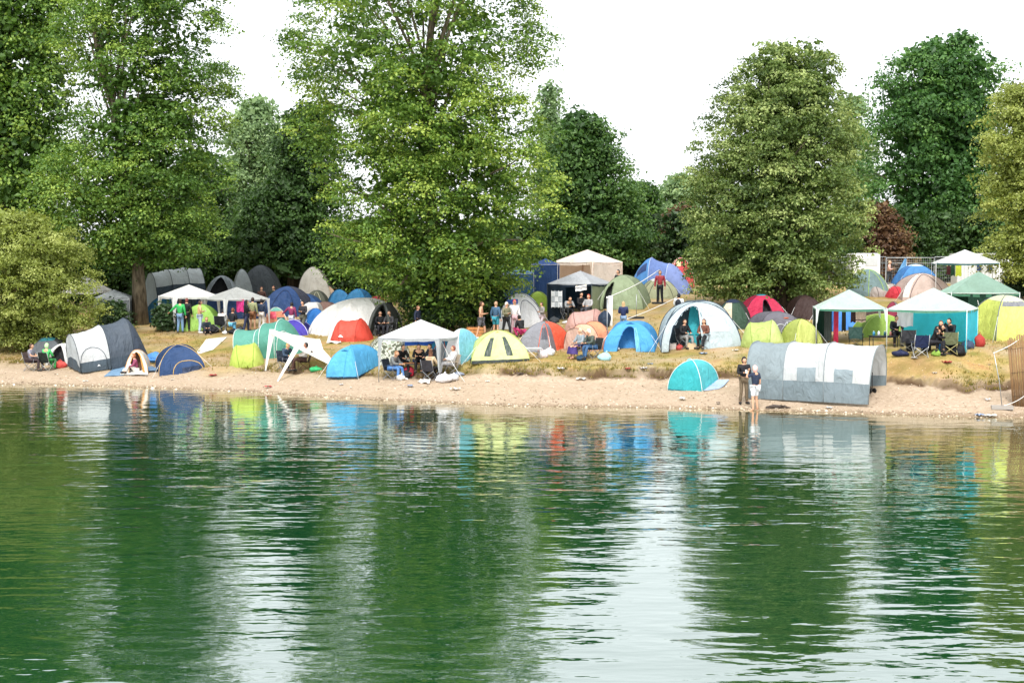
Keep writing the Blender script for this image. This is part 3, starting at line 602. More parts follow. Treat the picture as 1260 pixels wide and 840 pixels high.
def tunnel(label, cx, by, ty, wpx, hoops, d=2.2, rot=0, top='#cccccc', bottom=None, split=.08, sag=.05, cat='tent', group=None, e=.82, name='tunnel_tent', k=.7, nose=(None, None), windows=(), pole='#3a3d42',
           trans=.22, w=None, back=None, open_bays=(), logo=None, dz=0, seams=True, pr=.014, folds=1., bows=(), h=None, end_cap=(None, None), end_low=None):
    """hoops: (position 0..1 along the length, half depth factor, height factor, lean metres)"""
    xc, yc, hh, ww = spec(cx, by, ty, wpx, d, back); h = h or hh; rot = R(rot)
    ww = w or max((ww - d * abs(math.sin(rot))) / max(abs(math.cos(rot)), .45), .8)
    t = thing(name, label, cat, (0, 0, 0), 0, group); settle(t, xc, yc, rot, k, dz); sd = sum(map(ord, label)) % 31
    top = top if isinstance(top, (list, tuple)) else [top] * (len(hoops) - 1); bottom = bottom if isinstance(bottom, (list, tuple)) else [bottom] * (len(hoops) - 1)
    def P(bay, v, a, off=0.):
        A, B = hoops[bay], hoops[bay + 1]; lowend = min(A[2], B[2]) < .3; u = lerp(A[0], B[0], v); ln = lerp(A[3], B[3], v)
        vz = v if not lowend else (math.sin(v * math.pi / 2) ** .85 if A[2] < B[2] else 1 - math.sin((1 - v) * math.pi / 2) ** .85)
        hw = lerp(A[1], B[1], vz if lowend else v) * d / 2; hz_ = lerp(A[2], B[2], vz) * h
        s_ = 1 - sag * 4 * v * (1 - v) * (.4 if lowend else 1); ph = math.pi * a
        cy, cz = -math.cos(ph), math.sin(ph); y = math.copysign(abs(cy) ** e, cy) * hw; z = cz ** e * hz_ if cz > 1e-9 else 0
        s2 = lerp(1, s_, min(1, cz * 1.5)); r = 1 + off / max(hw, .3)
        fold = .018 * folds * math.sin(v * 19 + a * 13 + sd) * math.sin(a * 27 - v * 6) * 4 * v * (1 - v) + .016 * folds * math.sin(a * 46 + 2.2 * math.sin(v * 3.1 + sd)) * math.sin(v * math.pi)
        z_ = z * s2 * r + fold * cz; return Vector(((u - .5) * ww + ln * (z / h), y * s2 * r + fold * cy * -1, z_ - (.04 if z < .02 else 0)))
    nb = len(hoops) - 1; NA, NV = 34, 12
    for b in range(nb):
        lowend = min(hoops[b][2], hoops[b + 1][2]) < .3
        def sec(a0, a1, na, col, nm):
            mb = MB(); mb.grid([[P(b, v / NV, lerp(a0, a1, r / na)) for v in range(NV + 1)] for r in range(na + 1)]); mb.build(nm, fabric(col, trans), t)
        bo = bottom[b]; c = top[b]
        if (b, 'front') in open_bays: a_lo = .5
        else: a_lo = 0
        if bo and not lowend:
            sp = split
            if a_lo == 0: sec(0, sp, 8, bo, 'lower_panel')
            sec(max(a_lo, sp), 1 - sp, NA, c, 'roof_panel'); sec(1 - sp, 1, 8, bo, 'lower_panel')
        else: sec(a_lo, 1, NA, c, 'roof_panel' if not lowend else 'end_panel')
    for j, hp in enumerate(hoops):
        if hp[2] < .3 or not seams: continue
        b, v = (j, 0) if j < nb else (j - 1, 1)
        mb = MB(); mb.tube([P(b, v, kk / 24, .008) for kk in range(25)], pr, 5); mb.build('pole_sleeve', fabric(pole, 0), t)
    for j, c in ((0, end_cap[0]), (1, end_cap[1])):
        if c:
            b, v = (0, 0) if j == 0 else (nb - 1, 1); rim = [P(b, v, kk / 24) for kk in range(25)]; cx_ = rim[12].x - hoops[0 if j == 0 else -1][3]
            rows = [[r_.lerp(Vector((r_.x, r_.y * .02, r_.z * .5)), q_) + Vector((0, 0, 0)) for r_ in rim] for q_ in (0, .5, 1)]
            base = [Vector((r_.x, r_.y, 0)) for r_ in rim]
            mb = MB(); mb.grid([[base[kk].lerp(rim[kk], s_ / 6) + Vector(((1 if j else -1) * -.0 + .02 * math.sin(kk), 0, 0)) for kk in range(25)] for s_ in range(2 if end_low else 0, 7)]); ew = mb.build('end_wall', fabric(c, trans), t)
            if end_low: mb = MB(); mb.grid([[base[kk].lerp(rim[kk], s_ / 6) + Vector((.02 * math.sin(kk), 0, 0)) for kk in range(25)] for s_ in range(3)]); mb.build('end_skirt', fabric(end_low, trans), ew)
    for (b, v0, v1, a0, a1, c, arch) in windows:
        mb = MB(); rows = []
        for r in range(9):
            f = r / 8; k_ = math.sqrt(max(1 - f ** 4, 0.02)) if arch else 1; vm = (v0 + v1) / 2
            rows.append([P(b, vm + (lerp(v0, v1, cc / 8) - vm) * k_, lerp(a0, a1, f), .014) for cc in range(9)])
        mb.grid(rows); mb.build('window' if not arch else 'door', fabric(c, .1, .5), t)
    for (b, v0, v1, a1, c) in bows:            # arched seams
        mb = MB(); mb.tube([P(b, lerp(v0, v1, .5 - .5 * math.cos(math.pi * kk / 16)), a1 * math.sin(math.pi * kk / 16) ** .8, .012) for kk in range(17)], .014, 4); mb.build('door_zip', fabric(c, 0), t)
    if logo:
        b, v, a, s_, c = logo; ce = P(b, v, a, .03); ex = (P(b, v + .04, a, .02) - ce).normalized(); ez = (P(b, v, a + .03, .02) - ce).normalized()
        mb = MB(); mb.quad(ce - ex * s_ * .8, ce + ex * s_ * .8, ce + ex * s_ * .2 + ez * s_ * .6, ce - ex * s_ * .2 + ez * s_ * .6); mb.quad(ce - ex * s_ - ez * s_ * .12, ce - ex * s_ - ez * s_ * .35, ce + ex * s_ - ez * s_ * .35, ce + ex * s_ - ez * s_ * .12)
        mb.build('logo', solid(c, .6, 0, 0), t)
    t['_P'] = 0; del t['_P']
    return t
def popup(label, cx, by, ty, wpx, col, col2=None, d=1.5, rot=0, flip=False, **kw):
    """throw-up tent: two leaning hoops and low pointed ends"""
    hp = [(0, .35, .02, 0), (.30, .98, .93, -.12), (.68, 1.0, 1.0, .10), (1, .45, .02, 0)]
    if flip: hp = [(1 - a, b, c, -l_) for a, b, c, l_ in hp][::-1]
    return tunnel(label, cx, by, ty, wpx, hp, d, rot, top=[col, col, col2 or col], sag=.07, name='popup_tent', pole=kw.pop('pole', col), e=.85, **kw)
def gazebo(label, corners, peak_ty, cols, leg='#dedede', valance=None, feet=None, covers=None, walls=(), cat='gazebo', name='gazebo', group=None, legw=.014, rot=0, w=3., d=3., eave=None, vd=.16, cap=None, missing=()):
    """corners: ((front-left px, py_foot), eave py)  front-left foot pixel fixes it"""
    (fx, fy), ey = corners
    p = G(fx, fy); rot = R(rot); c, s = math.cos(rot), math.sin(rot)
    cen = Vector((p.x + c * w / 2 - s * d / 2, p.y + s * w / 2 + c * d / 2, p.z))
    t = thing(name, label, cat, cen, rot, group)
    E = eave or (W(fx, ey, p.y).z - p.z); pk = W(630 + F * cen.x / cen.y, peak_ty, cen.y).z - p.z
    co = [Vector((-w / 2, -d / 2, E)), Vector((w / 2, -d / 2, E)), Vector((w / 2, d / 2, E)), Vector((-w / 2, d / 2, E))]; ap = Vector((0, 0, pk))
    cols = cols if isinstance(cols, (list, tuple)) else [cols] * 4
    NS = 8
    for i in range(4):
        a, b = co[i], co[(i + 1) % 4]; mb = MB(); rows = []
        for r in range(NS + 1):
            f = r / NS; row = []
            for k_ in range(NS + 1):
                u = k_ / NS; q = a.lerp(b, u); q = q.lerp(ap, f); sg = 4 * u * (1 - u) * (1 - f)
                q.z -= .07 * sg + .0 * math.sin(f * math.pi); q += Vector((q.x, q.y, 0)) * -.03 * sg; row.append(q)
            rows.append(row)
        mb.grid(rows); cp_ = mb.build('canopy_panel', fabric(cols[i], .3), t)
        mb = MB(); v_ = valance or cols[i]; rows = [[rows[0][k_] + (Vector((rows[0][k_].x, rows[0][k_].y, 0)).normalized() * .012) - Vector((0, 0, dz_ * vd * (1 + .08 * math.sin(k_ * 2.3 + i)) - .005)) for k_ in range(NS + 1)] for dz_ in (0, .5, 1)]
        mb.grid(rows); mb.build('valance', fabric(v_, .2), cp_)
        mb = MB(); mb.tube([a - Vector((0, 0, .03)), b - Vector((0, 0, .03))], .014, 5); mb.build('frame_rail', solid(leg, .4), t)
        mb = MB(); mb.tube([a - Vector((0, 0, .03)), ap - Vector((0, 0, .06))], .012, 5); mb.build('roof_strut', solid(leg, .4), t)
        gx = t.matrix_basis if False else None
        wx_, wy_ = cen.x + c * a.x - s * a.y, cen.y + s * a.x + c * a.y; foot = zt(wx_, wy_) - p.z
        if i not in missing:
            ft = Vector((a.x, a.y, foot - .05))
            if feet: ft += Vector((feet[i][0], feet[i][1], 0))
            mb = MB(); mb.tube([ft, Vector((a.x, a.y, E + .02))], legw, 6); mb.build('leg', solid(leg, .4), t)
            if covers:
                for ax in ((1, 0), (0, 1)):
                    mb = MB(); sx_, sy_ = -math.copysign(1, a.x) * ax[0], -math.copysign(1, a.y) * ax[1]; rows = []
                    for r in range(7):
                        f = r / 6; q = Vector((a.x, a.y, E - .02)).lerp(ft, f * covers[1]); ww_ = lerp(covers[2], .05, f ** .5) * (1 if f < 1 else .6); o_ = .02
                        rows.append([q + Vector((math.copysign(o_, a.x) * ax[1], math.copysign(o_, a.y) * ax[0], 0)), q + Vector((sx_ * ww_ + math.copysign(o_, a.x) * ax[1], sy_ * ww_ + math.copysign(o_, a.y) * ax[0], 0))])
                    mb.grid(rows); mb.build('leg_cover', fabric(covers[0], .25), t)
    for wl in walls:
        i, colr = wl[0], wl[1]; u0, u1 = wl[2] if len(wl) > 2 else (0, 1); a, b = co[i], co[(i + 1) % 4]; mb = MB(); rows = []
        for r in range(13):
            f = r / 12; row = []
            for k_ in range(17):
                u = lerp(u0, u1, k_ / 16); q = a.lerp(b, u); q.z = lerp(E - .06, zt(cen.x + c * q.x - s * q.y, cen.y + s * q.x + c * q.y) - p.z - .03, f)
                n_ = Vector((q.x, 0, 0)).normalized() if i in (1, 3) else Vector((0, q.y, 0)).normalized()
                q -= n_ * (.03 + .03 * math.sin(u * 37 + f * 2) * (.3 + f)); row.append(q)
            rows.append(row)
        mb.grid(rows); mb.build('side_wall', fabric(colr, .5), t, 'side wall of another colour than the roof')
    return t

def camp_chair(label, loc, rz, col, frame='#8d9196', group='camping chairs', name='camp_chair'):
    t = thing(name, label, 'chair', loc, rz, group); fm = solid(frame, .4, .3)
    m_ = fabric(col, .1)
    mb = MB(); mb.grid([[Vector((lerp(-.26, .26, c_ / 6), lerp(-.24, .2, r / 5), .42 - .05 * math.sin(math.pi * c_ / 6))) for c_ in range(7)] for r in range(6)]); mb.build('seat', m_, t)
    mb = MB(); mb.grid([[Vector((lerp(-.27, .27, c_ / 6), .2 + .16 * r / 6 + .04 * math.sin(math.pi * c_ / 6), .40 + .48 * r / 6)) for c_ in range(7)] for r in range(7)]); mb.build('backrest', m_, t)
    for sx in (-1, 1):
        mb = MB(); mb.tube([(sx * .27, -.26, .0), (sx * .27, .24, .42), ], .011, 5); mb.build('leg', fm, t)
        mb = MB(); mb.tube([(sx * .27, .26, 0), (sx * .27, -.24, .42), (sx * .28, -.26, .6)], .011, 5); mb.build('leg', fm, t)
        mb = MB(); mb.tube([(sx * .26, -.26, .02), (-sx * .26, -.26, .40)], .011, 5); mb.build('cross_bar', fm, t)
        mb = MB(); mb.tube([(sx * .26, .27, .02), (-sx * .26, .24, .40)], .011, 5); mb.build('cross_bar', fm, t)
        mb = MB(); mb.tube([(sx * .28, .2, .38), (sx * .28, .37, .9)], .011, 5); mb.build('back_post', fm, t)
        mb = MB(); mb.box((sx * .29, -.02, .6), (.05, .5, .02)); mb.build('armrest', m_, t)
    return t
def table(label, loc, rz, w_, d_, h_, col, legc='#33353a', cat='table'):
    t = thing('camp_table', label, cat, loc, rz); mb = MB(); mb.box((0, 0, h_ - .015), (w_, d_, .03)); mb.build('tabletop', solid(col, .6), t)
    for x in (-1, 1):
        for y in (-1, 1):
            mb = MB(); mb.tube([(x * (w_ / 2 - .04), y * (d_ / 2 - .04), 0), (x * (w_ / 2 - .04), y * (d_ / 2 - .04), h_ - .03)], .018, 5); mb.build('leg', solid(legc, .5), t)
    mb = MB()
    for y in (-1, 1): mb.box((0, y * (d_ / 2 - .04), h_ - .06), (w_ - .1, .02, .04))
    mb.build('apron', solid(legc, .5), t); return t
def lump(label, cat, name, loc, r, col, seed=0, rz=0, trans=.1, part=None, group=None):
    """crumpled bag or bundle: folded lump with its own knot, handle or strap"""
    t = thing(name, label, cat, loc, rz, group); g = random.Random(seed); ph = [g.uniform(0, 6) for _ in range(6)]
    def fn(q):
        a = math.atan2(q.y, q.x); f = 1 + .14 * math.sin(3 * a + ph[0] + q.z * 4 / r[2] * .3) + .09 * math.sin(5 * a + ph[1]) + .08 * math.sin(q.z / r[2] * 5 + ph[2] + a * 2)
        z = q.z * (1 + .12 * math.sin(2 * a + ph[3])); return Vector((q.x * f, q.y * f, max(z, -r[2] * .75) + r[2] * .75))
    mb = MB(); mb.ball((0, 0, 0), r, 16, 11, fn); mb.build('body', fabric(col, trans), t)
    mb = MB()
    if part == 'backpack':
        mb.ball((0, -r[1] * .9, r[2] * .55), (r[0] * .6, r[1] * .35, r[2] * .4), 10, 6); mb.build('front_pocket', fabric(col, trans), t)
        mb = MB(); mb.tube([(-r[0] * .3, 0, r[2] * 1.65), (0, 0, r[2] * 1.9), (r[0] * .3, 0, r[2] * 1.65)], .015, 5); mb.build('handle', BLACKM, t)
    elif part == 'knot':
        mb.tube([(0, 0, r[2] * 1.45), (.02, .0, r[2] * 1.8), (.07, .02, r[2] * 2.1)], [.05, .02, .045], 6); mb.build('knot', fabric(col, trans), t)
    elif part == 'handles':
        for y in (-1, 1): mb.tube([(-r[0] * .35, y * r[1] * .3, r[2] * 1.5), (0, y * r[1] * .3, r[2] * 2.1), (r[0] * .35, y * r[1] * .3, r[2] * 1.5)], .012, 5)
        mb.build('handle', fabric(col, trans), t)
    else:
        mb.grid([[Vector((lerp(-r[0] * .7, r[0] * .9, c_ / 6), -r[1] * .5 - .08 * r_ + .03 * math.sin(c_ * 2.), r[2] * (1.3 - .42 * r_) * (1 - .1 * math.sin(c_)))) for c_ in range(7)] for r_ in range(3)]); mb.build('fold', fabric(col, trans), t)
    return t
def hanging(label, cat, name, a, b, drop, col, seed=0, stripes=None):
    """cloth hanging from a line between two points"""
    a, b = Vector(a), Vector(b); t = thing(name, label, cat, a); g = random.Random(seed); p0 = g.uniform(0, 6)
    def pt(u, f):
        q = a.lerp(b, u) - a; q.z -= drop * f * (1 + .04 * math.sin(u * 9 + p0)); q.y += .05 * f * math.sin(u * 17 + p0) ; return q
    mb = MB(); mb.grid([[pt(u / 12, f / 10) for u in range(13)] for f in range(11)]); mb.build('cloth', fabric(col, .2), t)
    if stripes:
        for (f0, f1, c_) in stripes:
            mb = MB(); mb.grid([[pt(u / 12, lerp(f0, f1, f / 2)) + Vector((0, -.012, 0)) for u in range(13)] for f in range(3)]); mb.build('stripe', fabric(c_, .1), t)
    for u in (.1, .9):
        mb = MB(); mb.box(pt(u, 0) + Vector((0, -.01, 0)), (.02, .03, .06)); mb.build('peg', solid('#d8c890'), t)
    return t
def ground_sheet(label, pts, col, cat='groundsheet', name='ground_sheet', th=.03, seed=0, lift=.03):
    """a crumpled sheet lying on the ground; pts are four ground pixels"""
    q = [G(*p_) for p_ in pts]; c = sum(q, Vector()) / 4; t = thing(name, label, cat, c)
    def pt(u, v):
        p_ = q[0].lerp(q[1], u).lerp(q[3].lerp(q[2], u), v); z = zt(p_.x, p_.y) + lift + th * (.5 + .5 * math.sin(u * 11 + seed) * math.sin(v * 9 + seed * 2)); return Vector((p_.x, p_.y, z)) - c
    mb = MB(); mb.grid([[pt(u / 16, v / 12) for u in range(17)] for v in range(13)]); mb.build('sheet', fabric(col, .05), t)
    mb = MB(); mb.tube([pt(0, 0), pt(.33, 0), pt(.66, 0), pt(1, 0), pt(1, .5), pt(1, 1), pt(.5, 1), pt(0, 1), pt(0, .5), pt(0, 0)], .012, 4); mb.build('hem', fabric(col, .0), t)
    return t
def bicycle(label, loc, rz, col):
    t = thing('bicycle', label, 'bicycle', loc, rz)
    for x in (-.52, .52):
        mb = MB(); mb.tube([(x + .33 * math.cos(a * .3927), 0, .34 + .33 * math.sin(a * .3927)) for a in range(17)], .02, 5, False); wl = mb.build('wheel', solid('#c9ccd0', .4), t)
        mb = MB()
        for k_ in range(8): mb.tube([(x, 0, .34), (x + .32 * math.cos(k_ * .785), 0, .34 + .32 * math.sin(k_ * .785))], .003, 3)
        mb.build('spokes', STEEL, wl)
    fr_ = MB(); A, B_, C_, D_ = (-.52, 0, .34), (-.08, 0, .3), (-.2, 0, .78), (.36, 0, .8)
    for a, b in ((A, B_), (A, C_), (B_, C_), (B_, D_), (C_, D_), (D_, (.52, 0, .34)), (C_, (-.23, 0, .9))): fr_.tube([a, b], .018, 5)
    fr_.build('frame', solid(col, .4), t)
    mb = MB(); mb.tube([(.3, -.26, .98), (.36, 0, .95), (.3, .26, .98)], .014, 5); mb.tube([(.36, 0, .8), (.36, 0, .96)], .014, 5); mb.build('handlebar', BLACKM, t)
    mb = MB(); mb.ball((-.25, 0, .93), (.14, .07, .035), 10, 6); mb.build('saddle', solid('#b8552e'), t)
    return t
# ================================================================== PEOPLE
def skinmesh(name, V, E, Rd, sub=1):
    me = bpy.data.meshes.new('tmp'); ks = list(V); ix = {k_: i for i, k_ in enumerate(ks)}
    me.from_pydata([V[k_] for k_ in ks], [(ix[a], ix[b]) for a, b in E], []); o = bpy.data.objects.new('tmp', me); COL.objects.link(o)
    md = o.modifiers.new('s', 'SKIN'); md.use_smooth_shade = True; sv = me.skin_vertices[0].data
    for i, k_ in enumerate(ks):
        r = Rd[k_]; sv[i].radius = r if isinstance(r, tuple) else (r, r); sv[i].use_root = (i == 0)
    o.modifiers.new('u', 'SUBSURF').levels = sub; o.modifiers['u'].render_levels = sub
    dg = bpy.context.evaluated_depsgraph_get(); dg.update(); r = bpy.data.meshes.new_from_object(o.evaluated_get(dg)); r.name = name
    bpy.data.objects.remove(o); bpy.data.meshes.remove(me); return r
def joinmesh(me, mb):
    bm = bmesh.new(); bm.from_mesh(me); m2 = mb.mesh('t2'); bm.from_mesh(m2); bm.to_mesh(me); bm.free(); bpy.data.meshes.remove(m2)
    me.polygons.foreach_set('use_smooth', [True] * len(me.polygons)); return me
def V3(*a): return Vector(a)
def pose(kind):
    """joint positions; the figure faces -y, origin on the ground below the pelvis (seated: below the seat)"""
    L = {}
    if kind.startswith('sit'):
        low = kind in ('sit_ground',); pz = .12 if low else .5
        L['pel'] = V3(0, 0, pz); ln = {'sit': .02, 'sit_fwd': -.16, 'sit_ground': -.06, 'sit_back': .10, 'sit_hunch': -.24}.get(kind, 0)
        L['spi'] = V3(0, ln * .5, pz + .24); L['che'] = V3(0, ln, pz + .42 - abs(ln) * .15); L['nec'] = V3(0, ln * 1.25 - .02, pz + .55 - abs(ln) * .3)
        L['hd'] = V3(0, ln * 1.4 - .05, pz + .68 - abs(ln) * .35)
        for s, n_ in ((-1, 'l'), (1, 'r')):
            L['sh' + n_] = L['che'] + V3(s * .18, 0, .05); L['hip' + n_] = V3(s * .09, -.02, pz)
            if low: L['kn' + n_] = V3(s * .16, -.36, .42); L['an' + n_] = V3(s * .13, -.52, .07)
            else: L['kn' + n_] = V3(s * .13, -.44, pz + .03); L['an' + n_] = V3(s * .12, -.44 - (.1 if s > 0 else -.03), .08)
            L['el' + n_] = L['sh' + n_] + V3(s * .06, -.12, -.24); L['wr' + n_] = L['el' + n_] + V3(-s * .12, -.22, -.02 if kind != 'sit_hunch' else .02)
    else:
        b = .0; L['pel'] = V3(0, 0, .93)
        if kind == 'bend': L['spi'] = V3(0, -.13, 1.12); L['che'] = V3(0, -.34, 1.2); L['nec'] = V3(0, -.47, 1.22); L['hd'] = V3(0, -.58, 1.2)
        elif kind == 'squat': L['pel'] = V3(0, .1, .32); L['spi'] = V3(0, .02, .55); L['che'] = V3(0, -.08, .73); L['nec'] = V3(0, -.12, .86); L['hd'] = V3(0, -.16, .98)
        elif kind == 'kneel': L['pel'] = V3(0, 0, .46); L['spi'] = V3(0, 0, .72); L['che'] = V3(0, -.03, .9); L['nec'] = V3(0, -.04, 1.04); L['hd'] = V3(0, -.07, 1.16)
        else: L['spi'] = V3(0, .01, 1.18); L['che'] = V3(0, 0, 1.36); L['nec'] = V3(0, -.01, 1.5); L['hd'] = V3(0, -.04, 1.62)
        for s, n_ in ((-1, 'l'), (1, 'r')):
            L['sh' + n_] = L['che'] + (V3(s * .185, 0, .06) if kind != 'bend' else V3(s * .18, -.04, .0)); L['hip' + n_] = L['pel'] + V3(s * .09, 0, -.02)
            st = s * (.0 if kind in ('stand', 'phone', 'point', 'up', 'hip', 'bend', 'reach') else .14)
            if kind == 'squat': L['kn' + n_] = V3(s * .17, -.34, .48); L['an' + n_] = V3(s * .13, -.12, .08)
            elif kind == 'kneel': L['kn' + n_] = V3(s * .12, -.22 if s > 0 else -.1, .08 if s < 0 else .42); L['an' + n_] = V3(s * .11, .38 if s < 0 else -.26, .08)
            else: L['kn' + n_] = V3(s * .10, -.03 - st * .9, .5); L['an' + n_] = V3(s * .11 + s * .02, .02 - st * 1.3, .08)
            el, wr = L['sh' + n_] + V3(s * .06, .03, -.28), L['sh' + n_] + V3(s * .08, -.04, -.52)
            if kind in ('phone', 'squat', 'kneel') or (kind == 'hold'): el, wr = L['sh' + n_] + V3(s * .05, -.03, -.27), L['sh' + n_] + V3(-s * .12, -.22, -.24)
            if kind == 'point' and s > 0: el, wr = L['sh' + n_] + V3(.2, -.04, -.18), L['sh' + n_] + V3(.4, -.1, -.34)
            if kind == 'up' and s > 0: el, wr = L['sh' + n_] + V3(.12, -.18, -.12), L['sh' + n_] + V3(-.04, -.22, .10)
            if kind == 'hip': el, wr = L['sh' + n_] + V3(s * .18, .05, -.22), L['sh' + n_] + V3(s * .02, -.03, -.40)
            if kind == 'bend': el, wr = L['sh' + n_] + V3(s * .04, -.1, -.24), L['sh' + n_] + V3(-s * .04, -.2, -.44)
            if kind == 'reach': el, wr = L['sh' + n_] + V3(s * .05, -.2, .02), L['sh' + n_] + V3(-s * .1, -.36, .16)
            L['el' + n_], L['wr' + n_] = el, wr
    for s, n_ in ((-1, 'l'), (1, 'r')):
        L['toe' + n_] = L['an' + n_] + (V3(s * .03, -.15, -.04) if not (kind == 'kneel' and s < 0) else V3(0, .12, -.03))
        d_ = (L['wr' + n_] - L['el' + n_]).normalized(); L['ha' + n_] = L['wr' + n_] + d_ * .05
    L['kne'] = L['nec'].lerp(L['hd'], .55)
    return L
ARM = [('che', 'shl'), ('shl', 'ell'), ('ell', 'wrl'), ('che', 'shr'), ('shr', 'elr'), ('elr', 'wrr')]
TOR = [('pel', 'spi'), ('spi', 'che')]; LEG = [('pel', 'hipl'), ('hipl', 'knl'), ('knl', 'anl'), ('pel', 'hipr'), ('hipr', 'knr'), ('knr', 'anr')]
_pm = {}
def pmesh(kind, part, fat=1.0):
    key = (kind, part)
    if key in _pm: return _pm[key]
    L = pose(kind)
    if part == 'body':
        V = dict(L); V.pop('hd'); E = TOR + [('che', 'nec'), ('nec', 'kne')] + ARM + [('wrl', 'hal'), ('wrr', 'har')] + LEG + [('anl', 'toel'), ('anr', 'toer')]
        r = dict(pel=(.13, .105), spi=(.12, .09), che=(.145, .10), nec=.055, kne=.05)
        for n_ in 'lr': r.update({'sh' + n_: .058, 'el' + n_: .042, 'wr' + n_: .027, 'ha' + n_: .036, 'hip' + n_: .088, 'kn' + n_: .056, 'an' + n_: .038, 'toe' + n_: .035})
        me = skinmesh('body', V, E, r, 1); mb = MB(); c = L['hd']
        def head(q):                                         # skull, jaw, brow and nose in one lofted shape
            if q.z < -.02 and q.y < 0: q = Vector((q.x * .82, q.y * .95, q.z))
            if q.z < -.06: q = Vector((q.x * .8, q.y * .85, q.z))
            return q
        mb.ball(c, (.076, .095, .118), 14, 10, head); mb.ball(c + V3(0, -.097, -.012), (.013, .018, .024), 6, 5); mb.ball(c + V3(0, -.088, -.058), (.024, .01, .008), 8, 4)
        for s in (-1, 1): mb.ball(c + V3(s * .077, 0, -.01), (.01, .02, .032), 6, 5)
        for s, n_ in ((-1, 'l'), (1, 'r')):
            w0 = L['ha' + n_]; d_ = (L['ha' + n_] - L['wr' + n_]).normalized(); side = d_.cross(V3(0, 0, 1) if abs(d_.z) < .8 else V3(0, 1, 0)).normalized(); nr = d_.cross(side)
            for k_, (o_, ln) in enumerate(((-.027, .062), (-.009, .075), (.009, .070), (.027, .055))):
                a = w0 + side * o_ + d_ * .02; cu = nr * (-.018 - .004 * k_) * (1 if nr.y < 0 else -1); mb.tube([a, a + d_ * ln * .5 + cu * .3, a + d_ * ln + cu], [.0095, .0085, .006], 5)
            a = w0 - side * .03; mb.tube([a, a - side * .022 + d_ * .022, a - side * .026 + d_ * .052], [.011, .010, .007], 5)
        me = joinmesh(me, mb)
    elif part in ('top', 'tshirt'):
        sl = part == 'tshirt'; V = {k_: L[k_].copy() for k_ in ('pel', 'spi', 'che', 'nec', 'shl', 'shr', 'ell', 'elr', 'wrl', 'wrr')}
        for n_ in 'lr':
            if sl: V['wr' + n_] = L['sh' + n_].lerp(L['el' + n_], .8); V['el' + n_] = L['sh' + n_].lerp(L['el' + n_], .4)
        V['nec'] = L['che'].lerp(L['nec'], .75)
        r = dict(pel=(.165, .135), spi=(.152, .12), che=(.17, .125), nec=.078)
        for n_ in 'lr': r.update({'sh' + n_: .083, 'el' + n_: .066, 'wr' + n_: .048 if not sl else .062})
        me = skinmesh('top', V, TOR + [('che', 'nec')] + ARM, r, 1)
    elif part in ('trousers', 'shorts'):
        V = {k_: L[k_].copy() for k_ in ('pel', 'hipl', 'hipr', 'knl', 'knr', 'anl', 'anr')}
        for n_ in 'lr':
            if part == 'shorts': V['an' + n_] = L['hip' + n_].lerp(L['kn' + n_], .85); V['kn' + n_] = L['hip' + n_].lerp(L['kn' + n_], .5)
        r = dict(pel=(.15, .125))
        for n_ in 'lr': r.update({'hip' + n_: .108, 'kn' + n_: .076 if part == 'trousers' else .095, 'an' + n_: .06 if part == 'trousers' else .088})
        me = skinmesh('trousers', V, LEG, r, 1)
    elif part == 'shoe':
        return [_shoe(L, n_) for n_ in 'lr']
    elif part in ('hair', 'long_hair', 'hood', 'cap', 'beanie'):
        mb = MB(); c = L['hd']
        def hf(q):
            if part == 'hood': return q * 1.2 if q.y > -.03 or q.z > .05 else Vector((q.x * 1.18, q.y * .55, q.z * 1.15))
            if q.y < -.02 and q.z < .045: return Vector((q.x * .95, max(q.y, -.05) * .9, q.z * .9))
            return q * (1.05 + .05 * math.sin(q.x * 90) * math.sin(q.y * 80 + q.z * 60))
        z0 = .012 if part != 'cap' else .03; mb.ball(c + V3(0, .015, z0), (.086, .098, .118), 14, 10, hf)
        if part == 'long_hair': mb.grid([[c + V3(.085 * math.sin(a_ * .35) * (1 + .25 * r_ / 5), .03 + .075 * math.cos(a_ * .35) + .01 * r_ / 5 + .008 * math.sin(a_ * 3), .03 - .31 * r_ / 5) for a_ in range(-5, 6)] for r_ in range(6)])
        if part == 'cap': mb.grid([[c + V3(.07 * math.sin(a_ * .3), -.08 - .07 * math.cos(a_ * .3) * r_, .06 - .01 * r_) for a_ in range(-4, 5)] for r_ in range(2)])
        me = mb.mesh(part)
    _pm[key] = me; return me
def _shoe(L, n_):
    key = (tuple(L['an' + n_]), tuple(L['toe' + n_]), n_)
    if key in _pm: return _pm[key]
    a, b = L['an' + n_], L['toe' + n_]; mb = MB(); mb.tube([a + V3(0, .05, -.01), a + V3(0, .02, -.035), a.lerp(b, .5) + V3(0, 0, -.012), b, b + (b - a).normalized() * .06], [.03, .055, .05, .046, .02], 8); _pm[key] = mb.mesh('shoe'); return _pm[key]
SKIN = {'a': '#c99a7c', 'b': '#a9745a', 'c': '#6d4634'}
def put(name, me, mat, parent):
    o = bpy.data.objects.new(name, me); COL.objects.link(o); o.parent = parent
    if not me.materials: me.materials.append(None)
    o.material_slots[0].link = 'OBJECT'; o.material_slots[0].material = mat; return o
